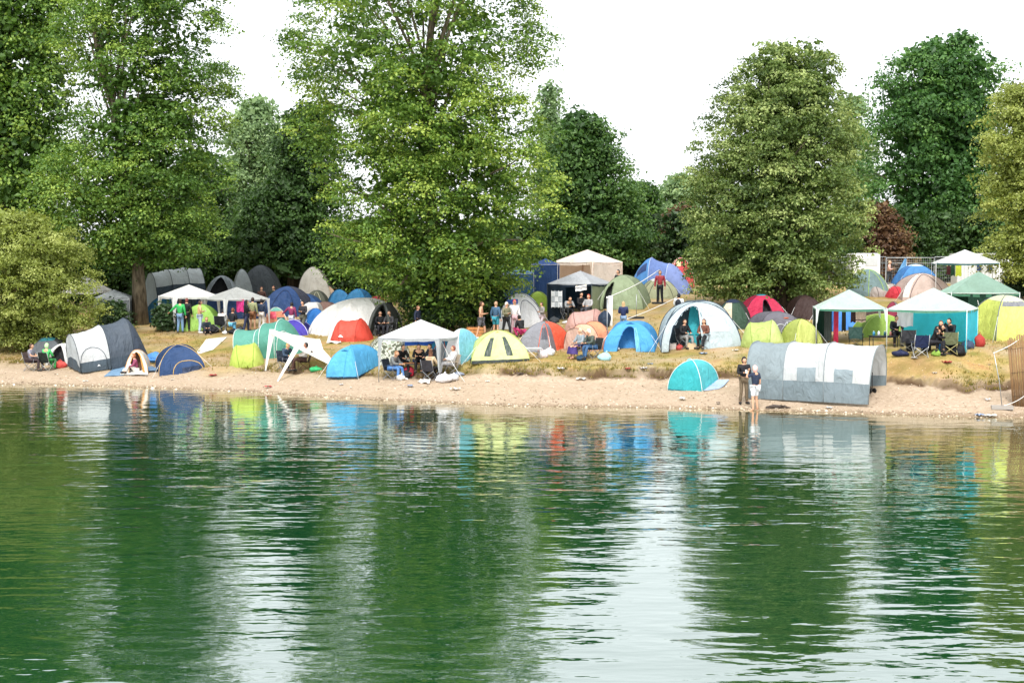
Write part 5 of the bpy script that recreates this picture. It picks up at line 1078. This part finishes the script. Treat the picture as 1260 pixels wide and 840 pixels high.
# weighted poles with white ropes
def weighted(label, px, py, top):
    p = G(px, py); t = thing('weighted_pole', label, 'pole', p, 0, 'weighted poles with white ropes'); mb = MB(); mb.box((0, 0, .05), (.75, .3, .1), .1); mb.build('foot_plate', solid('#26282a'), t)
    z = W(px, top, p.y).z - p.z; mb = MB(); mb.tube([(0, 0, .1), (0, 0, z)], .018, 6); mb.build('pole', STEEL, t); return p, z
pa, za = weighted('weighted pole at the feet of the man in the red shirt', 811, 374, 332)
pb, zb = weighted('weighted pole between the blonde woman and the man in red', 783, 392, 362)
pc = G(747, 431); t = thing('tall_pole', 'tall thin pole rising left of the blue tent with open door', 'pole', pc); zc = W(747, 366, pc.y).z - pc.z; mb = MB(); mb.tube([(0, 0, 0), (0, 0, zc)], .02, 6); mb.build('pole', STEEL, t); mb = MB(); mb.tube([(-.05, 0, zc - .05), (.05, 0, zc + .02)], .02, 6); mb.build('hook', STEEL, t)
def rope(label, a, b, r=.022):
    a, b = Vector(a), Vector(b); t = thing('white_rope', label, 'rope', a); mb = MB(); mb.tube([a.lerp(b, k_ / 10) - a - V3(0, 0, .12 * math.sin(math.pi * k_ / 10)) for k_ in range(11)], r, 5); mb.build('rope', WHITEM, t)
    mb = MB(); mb.ball((0, 0, 0), r * 2.2, 6, 5); mb.build('knot', WHITEM, t)
rope('white rope running from the tall thin pole up to the man in red', pc + V3(0, 0, zc), pa + V3(0, 0, za))
rope('white rope running from behind the blue tent up to the lime tree', G(770, 402) + V3(0, 0, .35), W(855, 353, 76))
p = G(749, 402); t = thing('white_board', 'upright white board leaning beside the tall thin pole', 'board', p, R(10)); mb = MB(); mb.box((.08, 0, .75), (.22, .05, 1.5), 0, .06); mb.build('board', solid('#ececec'), t); mb = MB(); mb.box((.08, .2, .4), (.05, .4, .05)); mb.build('stay', STEEL, t)
lump('dark blue rucksack propped against the white board', 'bag', 'backpack', G(744, 403), (.3, .24, .45), '#24364c', 23, part='backpack')
# --- peach tents, blue tent
popup('dusty pink pop-up tent behind the peach one', 722, 405, 381, 60, '#d2a49a', '#c4968c', 1.6, -8, pole='#6a4c48')
tunnel('peach pop-up tent with rounded beige door facing the two seated people', 727, 431, 396, 50, [(0, .85, .85, 0), (.28, 1, .97, 0), (.66, 1, 1, 0), (1, .5, .05, 0)], 1.7, 48, top=['#efb090', '#f29a6c', '#f0a27a'], bottom=None, pole='#6a5048', end_cap=('#d9b7a6', None), name='popup_tent', w=2.0)
seated('person in purple skirt and denim jacket in front of the peach tent', 714, 441, '#2c3c54', 'camp chair under the person in purple skirt', kind='sit', face=-50, top='#8c98a0', legs=None, hair='#dcc8ac', skirt='#3c2a6c', shoes='#b88a70')
seated('person in dark green jacket, jeans and white cap in front of the peach tent', 730, 441, '#2a2e2e', 'camp chair under the person in the white cap', kind='sit_fwd', face=-55, top='#4c5850', legs='#38608c', hair='#ece8e4', hairdo='cap')
lump('pale cyan plastic bag right of the seated pair', 'bag', 'plastic_bag', G(745, 444), (.28, .2, .2), '#a4d8e4', 24, part='knot')
lump('dark blue cool bag between the two camp chairs', 'bag', 'cool_bag', G(715, 444), (.22, .18, .13), '#25445c', 25, part='handles')
dome('azure tent with tied-back door flaps in the middle of the front row', 777, 433, 395, 72, 2.3, -10, ('#45a6e4', '#3f9cda'), pole='#3686c0', door=dict(u=(.26, .72), t=.7, inner='#2c84c4', flap='#6cbcf0', depth=.35), vent=(0, .5, .82, '#2f7cb8'), p=.75)
# --- large pale dome with two sitters
BIG = dome('large pale grey blue dome tent with open porch and teal inner', 860, 431, 371, 102, 3.2, -4, ('#b9c9ce', '#afc0c6'), pole='#24344c', door=dict(u=(.10, .60), t=.80, inner='#12b0be', iu=(.34, .52), back='#3c4c54', flap='#b8ccd2', depth=.35), p=.84, skirt=None, pr=.02, windows=[(0, .64, .9, .25, .5, '#bccdd2')])
seated('person in black shirt with green print sitting in the porch of the pale dome', 842, 429, '#2c2c30', 'camp chair at the left in the porch of the pale dome', kind='sit', face=25, top='#17191c', legs='#8b8b88', hair='#3c261c')
seated('person with long brown hair sitting at the right of the pale dome porch', 866, 429, '#1d1d22', 'camp chair at the right in the porch of the pale dome', kind='sit', face=-25, top='#6c4030', legs='#15161b', hair='#5c3020', hairdo='long_hair')
for x, c_, lb in ((826, '#e6dcd4', 'small white carton at the left foot of the pale dome'), (850, '#d8c09c', 'beige cardboard box between the two porch sitters')):
    t = thing('cardboard_box', lb, 'box', G(x, 430), R(10)); mb = MB(); mb.box((0, 0, .13), (.36, .3, .26)); mb.build('box', solid(c_), t); mb = MB(); mb.box((-.1, -.0, .27), (.17, .32, .012), 0, .1); mb.box((.12, 0, .275), (.16, .32, .012), 0, -.1); mb.build('flap', solid(c_), t)
# --- under the lime tree
dome('dark green and beige dome tent in the shade left under the lime tree', 902, 406, 368, 52, 2.1, -12, ('#35523f', '#2b4438'), pole='#2a2f36', windows=[(0, .1, .5, .2, .75, '#b9ad92')], cap=(.25, '#22304a'))
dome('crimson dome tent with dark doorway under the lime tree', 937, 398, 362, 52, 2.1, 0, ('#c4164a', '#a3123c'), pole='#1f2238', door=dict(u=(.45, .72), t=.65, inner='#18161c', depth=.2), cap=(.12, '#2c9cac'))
dome('very dark brown tent right of the lime tree trunk', 990, 400, 363, 40, 2, 0, ('#3e2a26', '#33221f'), pole='#241816', back=2.6)
dome('dark grey ridge tent in front of the lime tree trunk', 953, 417, 383, 66, 2.1, 8, ('#716e78', '#65626c'), pole='#45434c', p=.75)
popup('olive lime pop-up tent with arched door left of the bicycle', 938, 428, 394, 62, '#b4c868', '#cedc88', 1.7, -12, pole='#7f9c34', bows=[(1, .1, .95, .30, '#c8dc80')])
bicycle('bicycle with orange saddle behind the second lime tent', G(976, 418) + V3(0, .5, 0), R(20), '#b8bcc0')
dome('yellow green tent beside the left leg of the green gazebo', 986, 429, 392, 42, 1.9, 8, ('#c4ce66', '#b2bf58'), pole='#7c8c30', door=dict(u=(.1, .9), t=.9, closed=True), bind='#d4e07c')
# --- shore: teal tent, two people, long tunnel tent
dome('small teal tent alone on the sand above the water', 853, 481, 441, 54, 1.6, -32, ('#1fb2ba', '#4cc4cc'), pole='#e4f0f0', skirt=(.05, '#17808c'), p=.92, w=1.5, guys=False)
ground_sheet('pale blue groundsheet sticking out right of the small teal tent', [(866, 482), (884, 480), (897, 469), (879, 469)], '#9fb2cc', seed=5)
person('person in black hooded jacket and khaki trousers looking at a phone at the water edge', G(915, 497), 'phone', 8, '#1b1c22', '#6f604a', '#1b1c22', '#17171a', 1.02, hairdo='hood')
person('barefoot person in navy top and white shorts with a pink towel on the head', V3(W(929, 505, 53.0).x, 53.0, -.04), 'up', -140, '#27334c', '#dde1e6', '#e8b4ac', None, .98, shirt='tshirt', pants='shorts', hairdo='hood')
LT = tunnel('long grey and white tunnel tent on the beach beside the two people', 1003, 497, 421, 160, [(0, .96, .98, 0), (.31, 1, 1, 0), (.64, 1, 1.01, 0), (1, 1.05, .98, .12)], 2.5, -28,
     top=['#8d9ca2', '#bfc4c6', '#c6cacb'], bottom=['#7c8d95', '#76878f', '#7c8c94'], split=.075, w=4.75, end_cap=('#8496a0', None), pole='#7f8b90', windows=[(1, .34, .80, .072, .165, '#84939a', False), (2, .22, .62, .072, .165, '#84939a', False)], folds=1.5, k=.35, sag=.035, pr=.018, e=.72)
t = thing('folding_trolley', 'black folding trolley parked in the open mouth of the tunnel tent', 'trolley', G(1073, 484), R(30)); mb = MB()
mb.tube([(0, 0, .1), (.1, .1, .8)], .018, 6); mb.tube([(0, 0, .1), (-.25, 0, .5)], .018, 6); mb.build('frame', BLACKM, t)
for s in (-1, 1): mb = MB(); mb.tube([(s * .12 - .02, 0, .1), (s * .12 + .02, 0, .1)], .1, 12); mb.build('wheel', BLACKM, t)
t = thing('driftwood', 'dark piece of driftwood at the water edge before the tunnel tent', 'driftwood', G(957, 503)); mb = MB(); mb.tube([(-.45, 0, .05), (-.15, .05, .09), (.2, 0, .07), (.5, .08, .03)], [.03, .07, .06, .02], 7); mb.build('log', solid('#3a2e26'), t); mb = MB(); mb.tube([(.1, 0, .08), (.25, -.2, .16)], [.03, .01], 5); mb.build('twig', solid('#3a2e26'), t)
# --- green gazebos
GL = gazebo('pale green gazebo with hanging towels, left one of the joined pair', ((1004, 431), 379), 356, ['#b2cabf', '#c0d4ca', '#b4c8be', '#c4d8ce'], valance='#4a8f74', w=2.85, d=2.6, rot=-9, walls=[(3, '#1d3b2e'), (2, '#1f4034', (0.72, 1))], leg='#dfe4e2', vd=.09, covers=('#d8e8e2', .35, .14))
GRt = gazebo('pale green gazebo with cyan walls, right one of the joined pair', ((1091, 433), 380), 354, ['#bacfc5', '#c8dad0', '#b4c8be', '#ccdcd4'], valance='#5a9a80', w=3.1, d=3.0, rot=-26, walls=[(2, '#1ee0ff'), (1, '#1ee0ff')], leg='#e4e8e6', vd=.09)
gy = G(1004, 431).y
hanging('dark grey coat hanging at the left of the towel gazebo', 'coat', 'hanging_coat', W(1014, 381, gy + .5), W(1023, 381, gy + .5), 1.35, '#3c4440', 6)
hanging('long crimson towel hanging beside the grey coat', 'towel', 'hanging_towel', W(1026, 381, gy + .4), W(1032, 381, gy + .4), 1.4, '#c01f48', 7)
hanging('narrow dark brown towel hanging left of the pink one', 'towel', 'hanging_towel', W(1047, 380, gy + .3), W(1053, 380, gy + .3), .56, '#4a3436', 8)
hanging('cream and pink striped towel under the joint pale green roof', 'towel', 'hanging_towel', W(1053, 380, gy + .28), W(1066, 380, gy + .28), .56, '#e8c8b4', 9, [(.8, .86, '#3c2c2c'), (.1, .2, '#c89080')])
hanging('white sheet hanging from the right pale green gazebo', 'sheet', 'hanging_sheet', W(1104, 380, gy - 1.2), W(1124, 380, gy - 1.35), .72, '#f0eef4', 10)
hanging('black coat with white dots hanging against the cyan wall', 'coat', 'hanging_coat', W(1125, 378, gy + .9), W(1139, 376, gy + .9), 1.0, '#15182a', 11, [(.12, .16, '#dfe4f0')])
hanging('dark red cloth hanging below the black dotted coat', 'cloth', 'hanging_cloth', W(1124, 398, gy + .8), W(1133, 398, gy + .8), .42, '#7c1626', 12)
hanging('beige shirt hanging beside the right leg of the cyan gazebo', 'shirt', 'hanging_shirt', W(1178, 376, gy + .35), W(1184, 374, gy + .35), .6, '#cfc0a0', 13)
dome('blue tent seen between the towels of the left green gazebo', 1040, 418, 378, 44, 1.8, 0, ('#3c8ae0', '#3478c8'), pole='#2a60a4', back=3.4, guys=False)
dome('olive green dome tent filling the back of the left green gazebo', 1084, 423, 386, 60, 1.9, 0, ('#8cae3c', '#7c9c34'), pole='#c4d870', back=2.8, guys=False)
dome('brown tent behind the olive dome under the green roof', 1070, 410, 372, 40, 1.8, 0, ('#4a3630',), pole='#332420', back=4.4, guys=False)
dome('maroon and grey tent behind the leg between the green gazebos', 1098, 410, 371, 34, 1.8, -20, ('#8c2440', '#8f8488'), pole='#4c2430', back=4.2, guys=False)
camp_chair('empty dark green camp chair at the left under the green gazebo', G(1053, 429), R(-10), '#153c34', '#2c3432')
t_ = table('black low table crowded with things under the green gazebos', G(1087, 428), R(4), 1.1, .55, .5, '#26262b', '#1c1c20')
tz = G(1087, 428)
for x, c_, nm, lb in ((-.4, '#3c8cb0', 'bottle', 'blue bottle on the left of the black low table'), (-.2, '#e0e4e8', 'cup', 'white cup on the black low table'), (.05, '#2c5c68', 'bottle', 'dark teal bottle on the black low table'), (.28, '#d08c7c', 'bag', 'pink packet on the black low table'), (.42, '#c0484c', 'can', 'red can at the right end of the black low table')):
    t = thing(nm if nm != 'bag' else 'packet', lb, nm if nm != 'bag' else 'packet', tz + V3(x, 0, .5)); mb = MB(); mb.tube([(0, 0, 0), (0, 0, .12), (0, 0, .17)], [.05, .055, .025], 7); mb.build('body', solid(c_, .4), t); mb = MB(); mb.tube([(0, 0, .17), (0, 0, .19)], .022, 6); mb.build('lid', WHITEM, t)
seated('person in dark clothes behind the black low table', 1101, 425, kind='sit_fwd', face=0, top='#22242c', legs='#1c1e26', hair='#14100f')
camp_chair('large black folding chair right of the black low table', G(1117, 434), R(-20), '#191a20', '#6c6c60')
camp_chair('navy camp chair with shining crossed legs at the front of the cyan gazebo', G(1132, 440), R(178), '#1c2c54', '#cfd3d6')
camp_chair('khaki framed folding chair with green seat in the cyan gazebo', G(1168, 436), R(170), '#6c7454', '#c4bc80')
seated('person in black hood bent forward right of the navy camp chair', 1146, 437, kind='sit_hunch', face=60, top='#1a181e', legs='#1c1c24', hair='#1a181e', hairdo='hood')
seated('person in dark jacket with brown hair in the middle of the cyan gazebo', 1158, 432, kind='sit_hunch', face=-20, top='#15161c', legs='#1c1c24', hair='#5a4030')
seated('person in black sitting at the right inside the cyan gazebo', 1172, 430, kind='sit_fwd', face=-50, top='#121318', legs='#16171d', hair='#120f10')
lump('lime green bag on the ground between the cyan gazebo chairs', 'bag', 'shopping_bag', G(1153, 438), (.2, .16, .13), '#8cb43c', 31, part='handles')
lump('bright blue bag beside the khaki framed chair', 'bag', 'shopping_bag', G(1158, 434), (.16, .14, .22), '#2c8cd0', 32, part='handles')
lump('black rucksack leaning on the front right leg of the cyan gazebo', 'bag', 'backpack', G(1178, 438), (.28, .24, .26), '#15171d', 33, part='backpack')
lump('red bag at the outer corner of the cyan wall', 'bag', 'sports_bag', G(1205, 427), (.2, .2, .3), '#b8362c', 34, part='handles')
lump('navy sports bag on the ground below the black low table', 'bag', 'sports_bag', G(1108, 438), (.34, .2, .13), '#20284c', 35, part='handles')
dome('big yellow lime dome tent with grey crown at the right edge', 1236, 420, 363, 68, 2.8, 6, ('#d9e468', '#cdd95c'), pole='#6c7078', cap=(.28, '#e6ecb0'), p=.92, windows=[(0, .06, .94, .58, .71, '#72747a')], pr=.025)
# --- behind the green gazebos
gazebo('mid green gazebo with dark green front wall behind the yellow dome', ((1170, 402), 360), 334, ['#84a594', '#bcd2c6', '#8cb8a4', '#a2c8b6'], valance='#3f7a5e', w=3.0, d=2.9, rot=-6, walls=[(0, '#1d4636', (.25, 1)), (2, '#18392c')], leg='#e0e4e2', vd=.14)
gazebo('pale grey gazebo with dark teal edge next to the mesh fence', ((1151, 374), 323), 307, '#dfe6e6', valance='#2c6468', w=3.1, d=2.8, rot=-12, leg='#e4e6e6', vd=.08)
dome('grey and lime dome tent right of the lime tree foliage', 1067, 366, 331, 56, 2.1, -10, ('#7c979a', '#a9bcbc'), pole='#a8d04c', door=dict(u=(.5, .9), t=.85, closed=True), back=1.2)
popup('pale grey brown pop-up tent behind the left green roof', 1087, 366, 349, 48, '#b8aca6', None, 1.5, 0, pole='#463c3c')
popup('red pop-up tent behind the joint of the two green roofs', 1112, 368, 351, 46, '#d82a3e', '#c41f34', 1.5, 0, pole='#6c1824')
dome('blue dome tent with white edging behind the beige one', 1126, 360, 325, 50, 2, 0, ('#4a92d6', '#3a80c4'), pole='#1f5ca4', cap=(.2, '#c4dcf0'), back=2.2)
dome('large beige dome tent with white arch right of the red pop-up', 1134, 370, 336, 62, 2.2, 0, ('#cbb5ab', '#bda79e'), pole='#54484c', door=dict(u=(.15, .85), t=.85, closed=True), windows=[(0, .0, .12, .1, .9, '#eee8e4')])
def flag():
    p = G(1102, 356); t = thing('beach_flag', 'blue and white pointed sail between the red tent and the fence', 'sail', p); z = W(1114, 319, p.y).z - p.z
    mb = MB(); mb.grid([[V3(lerp(-.35 + .85 * f, .62, u) + 0, .05 * math.sin(u * 5 + f * 4), .1 + z * .97 * f) for u in [i / 6 for i in range(7)]] for f in [i / 10 for i in range(11)]]); mb.build('sail', fabric('#6fb0e4', .3), t)
    mb = MB(); mb.tube([(.62, 0, 0), (.62, 0, z)], .015, 5); mb.build('mast', STEEL, t)
flag()
p = G(1069, 358); t = thing('white_van', 'white van body standing at the fence right of the lime tree', 'van', W(1066, 350, 90) * 1 + V3(0, 0, 0), R(0)); t.location.z = zt(t.location.x, 90)
mb = MB(); mb.box((0, .9, 1.15), (1.7, 1.8, 1.7)); mb.box((0, .9, 2.02), (1.6, 1.7, .06)); mb.build('body', solid('#ececea', .4, 0, .1), t); mb = MB(); mb.box((.3, -.012, 1.5), (.8, .02, .5)); mb.build('window', solid('#d4d8da', .2), t)
for s in (-1, 1): mb = MB(); mb.tube([(s * .6, .1, .3), (s * .6, .3, .3)], .3, 14); mb.build('wheel', BLACKM, t)
stood('person with pink towel over the shoulders standing at the fence', 1094, 352, 31, kind='hold', face=70, top='#dcb0a4', legs='#3a4450', hair='#e0c0a0')
def cabin():
    p = W(1212, 360, 84); x, y = p.x, 84; z = zt(x, y); t = thing('site_cabin', 'white ribbed cabin with two small windows behind the green gazebo', 'cabin', (x, y, z), R(-8)); wd, hh = 3.2, 2.0
    mb = MB(); mb.box((0, 1.2, hh / 2), (wd, 2.2, hh)); mb.build('wall', solid('#d9dcda', .5), t)
    for k_ in range(16): mb = MB(); mb.box((-wd / 2 + .1 + k_ * .2, .08, hh / 2), (.06, .04, hh)); mb.build('rib', solid('#f0f2f0', .5), t)
    for x_ in (-.35, .25): mb = MB(); f_ = mb.box((x_, .05, hh * .62), (.34, .06, .4)) or mb.build('window_frame', WHITEM, t); mb = MB(); mb.box((x_, .015, hh * .62), (.28, .03, .33)); mb.build('pane', solid('#3c4c68', .15), f_)
    mb = MB(); mb.box((0, 1.2, hh + .05), (wd + .15, 2.4, .1)); mb.build('roof', solid('#e4e6e4', .5), t)
cabin()
hanging('yellow lime towel hanging on the fence under the pale grey gazebo', 'towel', 'hanging_towel', W(1176, 326, 80), W(1183, 326, 80), .62, '#d4e42c', 14)
hanging('dark green towel hanging left of the yellow lime one', 'towel', 'hanging_towel', W(1170, 326, 80), W(1175, 326, 80), .6, '#1f4a30', 15)
hanging('dark maroon towel hanging left of the dark green one', 'towel', 'hanging_towel', W(1165, 327, 80), W(1170, 327, 80), .5, '#4a2024', 16)
# mesh fence: one thing per panel
def fence_panel(label, px0, px1, D, ty):
    a, b = W(px0, 340, D), W(px1, 340, D); z0 = min(zt(a.x, D), zt(b.x, D)); hh = W(px0, ty, D).z - z0; L_ = (b - a).length - .06
    t = thing('fence_panel', label, 'fence', (a.x, D, z0), 0, 'mesh fence panels at the back'); mb = MB(); mb.tube([(0, 0, .05), (0, 0, hh), (L_, 0, hh), (L_, 0, .05), (0, 0, .15)], .024, 6); mb.tube([(0, 0, hh * .8), (L_, 0, hh * .8)], .018, 5); mb.build('frame', solid('#c4cacd', .35, .5), t)
    mb = MB()
    for k_ in range(1, int(L_ / .13)): mb.quad((k_ * .13 - .006, 0, .1), (k_ * .13 + .006, 0, .1), (k_ * .13 + .006, 0, hh), (k_ * .13 - .006, 0, hh))
    for k_ in range(1, 8): mb.quad((0, .002, hh * k_ / 8), (L_, .002, hh * k_ / 8), (L_, .002, hh * k_ / 8 + .012), (0, .002, hh * k_ / 8 + .012))
    mb.build('wire_mesh', solid('#a4abb0', .4, .5), t, kind='stuff')
    mb = MB(); mb.box((0, 0, .06), (.25, .6, .12)); mb.build('foot_block', solid('#6c6c6a'), t)
for k_, (x0, x1) in enumerate(((1020, 1058), (1058, 1091), (1091, 1150), (1150, 1208), (1208, 1266))):
    fence_panel(['mesh fence panel hidden behind the lime tree edge', 'mesh fence panel behind the white van', 'mesh fence panel behind the blue sail and the beige tent', 'mesh fence panel behind the pale grey gazebo', 'mesh fence panel running out at the right edge'][k_], x0, x1, 91, 316 if k_ != 2 else 317)
for k_, (x0, x1) in enumerate(((815, 827), (827, 839))): fence_panel('narrow mesh fence panel above the big blue tent, %s one' % ('left', 'right')[k_], x0, x1, 100, 312)
# reed screen and rope stand at the right edge
def screen():
    D = 51.6; a, b = W(1247, 491, D), W(1300, 500, D + .5); z0 = zt(a.x, D); t = thing('reed_screen', 'tall brown reed screen leaning at the right edge of the beach', 'screen', (a.x, D, z0), R(-6)); top = W(1240, 418, D).z - z0
    n_r = 46
    for k_ in range(n_r):
        mb = MB(); x = k_ * .042; mb.tube([(x, .02 * math.sin(k_ * 1.7), -.05), (x - .22 + .012 * math.sin(k_ * 2.9), .06, top + .05 * math.sin(k_ * .9) + .018 * k_)], .021, 5); mb.build('reed', solid(['#8a6844', '#99764f', '#7d5f40', '#90704a'][k_ % 4], .8), t)
    for f in (.15, .5, .85): mb = MB(); mb.tube([(-.2 * f, -.02, top * f), (n_r * .042 - .2 * f, -.02, (top + .4) * f)], .008, 4); mb.build('binding_wire', solid('#4a3a2a'), t)
    p0 = G(1233, 503); t = thing('rope_stand', 'thin grey stake standing on a flat stone left of the reed screen', 'stake', p0); z = W(1222, 434, p0.y).z - p0.z; mb = MB(); mb.box((0, 0, .06), (.75, .35, .13), -.2); mb.build('stone', solid('#a09a92'), t); mb = MB(); mb.tube([(0, 0, .1), (-.12, 0, z * .5), (-.33, 0, z)], .016, 5); mb.build('stake', STEEL, t)
    rope('white rope from the stake up to the right edge of the photo', p0 + V3(-.33, 0, z), W(1275, 400, p0.y + .6), .012); rope('white rope from the flat stone to the foot of the reed screen', p0 + V3(.1, 0, .13), W(1275, 474, p0.y + .2), .012)
screen()
# --- litter, cans and clothes dropped on the ground
g = random.Random(3)
where = [(105, 470, 'left of the tunnel tent'), (212, 468, 'below the navy dome'), (262, 463, 'left of the lime pop-up'), (420, 474, 'below the sky blue tent'), (505, 476, 'below the picnic table'), (600, 470, 'below the lime dome'), (640, 462, 'below the folding table'), (690, 455, 'below the purple skirt'), (715, 468, 'below the seated pair'),
         (772, 461, 'below the azure tent'), (792, 458, 'right of the cream litter'), (800, 449, 'on the bank right of the azure tent'), (840, 492, 'below the small teal tent'), (884, 497, 'left of the person with the phone'), (1125, 442, 'at the feet of the navy chair'), (1150, 460, 'on the grass bank below the cyan gazebo'), (1165, 447, 'below the black rucksack'),
         (1215, 493, 'left of the flat stone'), (1205, 512, 'on the water edge near the flat stone'), (1218, 513, 'right of the one on the water edge'), (1240, 430, 'below the yellow lime dome'), (1020, 503, 'before the tunnel tent'), (560, 480, 'on the sand right of the white cloth'), (330, 477, 'below the leaning gazebo leg'), (295, 408, 'near the kneeling person'), (865, 436, 'before the pale dome'), (905, 432, 'between the pale dome and the lime pop-up')]
cc = ['#e8e6e2', '#d8d2c8', '#b83c40', '#e4e4ea', '#8aa4c8', '#f0efe8', '#5c5048']
for i, (x, y, wd) in enumerate(where):
    p = G(x, y); k_ = cc[i % 7]; s_ = g.uniform(.08, .17); nm = {'#b83c40': 'red', '#8aa4c8': 'blue', '#5c5048': 'brown', '#d8d2c8': 'beige'}.get(k_, 'white')
    mb = MB(); ph = [g.uniform(0, 6) for _ in range(3)]
    mb.grid([[V3((u / 5 - .5) * s_ * 2.4, (v / 4 - .5) * s_ * 1.6, .03 + s_ * .28 * (1 + math.sin(u * 1.9 + ph[0]) * math.cos(v * 2.3 + ph[1]))) for u in range(6)] for v in range(5)]); o = mb.build('litter', fabric(k_, .1)); o.location = p; o.rotation_euler = (0, 0, g.uniform(0, 6)); tagged(o, 'crumpled %s scrap of litter %s' % (nm, wd), 'litter', 'scraps of litter on the shore')

for i, (x, y, r_, c_, nm, lb) in enumerate([
    (1030, 432, (.25, .2, .16), '#c8283c', 'bag', 'small red bag below the long crimson towel'), (1037, 431, (.2, .16, .12), '#e8e6ea', 'bag', 'small white bag right of the small red bag'),
    (1122, 432, (.22, .2, .3), '#15161c', 'backpack', 'black rucksack left of the navy camp chair'), (1139, 432, (.2, .2, .34), '#1c1d24', 'backpack', 'black rucksack right of the navy camp chair'), (1163, 428, (.3, .25, .55), '#14151b', 'bundle', 'heap of black coats in the middle before the cyan wall'),
    (1190, 430, (.26, .2, .2), '#3c4c68', 'bag', 'slate blue bag at the foot of the cyan side wall'), (1075, 432, (.2, .15, .1), '#8cb8c8', 'bag', 'pale blue packet below the black low table'),
    (288, 411, (.3, .2, .14), '#1f2228', 'bag', 'flat black bag before the kneeling person'), (296, 410, (.2, .16, .2), '#30343c', 'backpack', 'grey rucksack right of the kneeling person'), (277, 411, (.15, .12, .1), '#e2e2e4', 'bag', 'tiny white bag beside the white hoodie'),
    (697, 398, (.22, .16, .07), '#e0e2e4', 'bag', 'flat white bag at the feet of the hunched person'), (682, 398, (.25, .2, .2), '#3c4248', 'backpack', 'grey rucksack below the white organiser'), (836, 431, (.16, .13, .14), '#b8423c', 'bag', 'little red bag in the porch of the pale dome'),
    (470, 420, (.3, .22, .14), '#7c7468', 'bag', 'beige grey bag before the dark awning tent'), (600, 418, (.25, .2, .22), '#5a3a30', 'bag', 'brown bag right of the wooden crates'), (186, 457, (.3, .2, .14), '#5c7a98', 'bundle', 'slate blue bundle at the mouth of the orange-trimmed tent'),
    (500, 466, (.15, .13, .2), '#26282e', 'backpack', 'black rucksack under the middle of the picnic table'), (757, 431, (.2, .16, .1), '#d8dde2', 'bundle', 'white bedding in the left door corner of the azure tent')]):
    lump(lb, nm if nm != 'backpack' else 'bag', nm if nm != 'bag' else 'shopping_bag', G(x, y), r_, c_, 60 + i, part={'bag': 'handles', 'backpack': 'backpack', 'bundle': None}[nm])
hanging('navy checked cloth hanging under the cyan gazebo roof', 'cloth', 'hanging_cloth', W(1160, 377, gy + .6), W(1169, 376, gy + .6), .3, '#1c2a4c', 17)
hanging('dark olive jacket hanging left of the blue tent under the green roof', 'jacket', 'hanging_jacket', W(1036, 381, gy + .6), W(1041, 381, gy + .6), .9, '#3c4034', 18)
for i, (x0, y0, x1, y1, z0, z1, lb) in enumerate([(1004, 380, 985, 408, 0, 0, 'guy rope from the left green gazebo towards the bicycle'), (1203, 370, 1216, 412, 0, 0, 'guy rope from the cyan wall to the yellow dome'), (543, 419, 572, 470, 0, 0, 'guy rope from the picnic gazebo corner down to the sand')]):
    q = G(x1, y1) if y1 > 405 else G(x1, y1); rope('white ' + lb, W(x0, y0, q.y + (1.2 if i == 2 else .4)), q, .009)
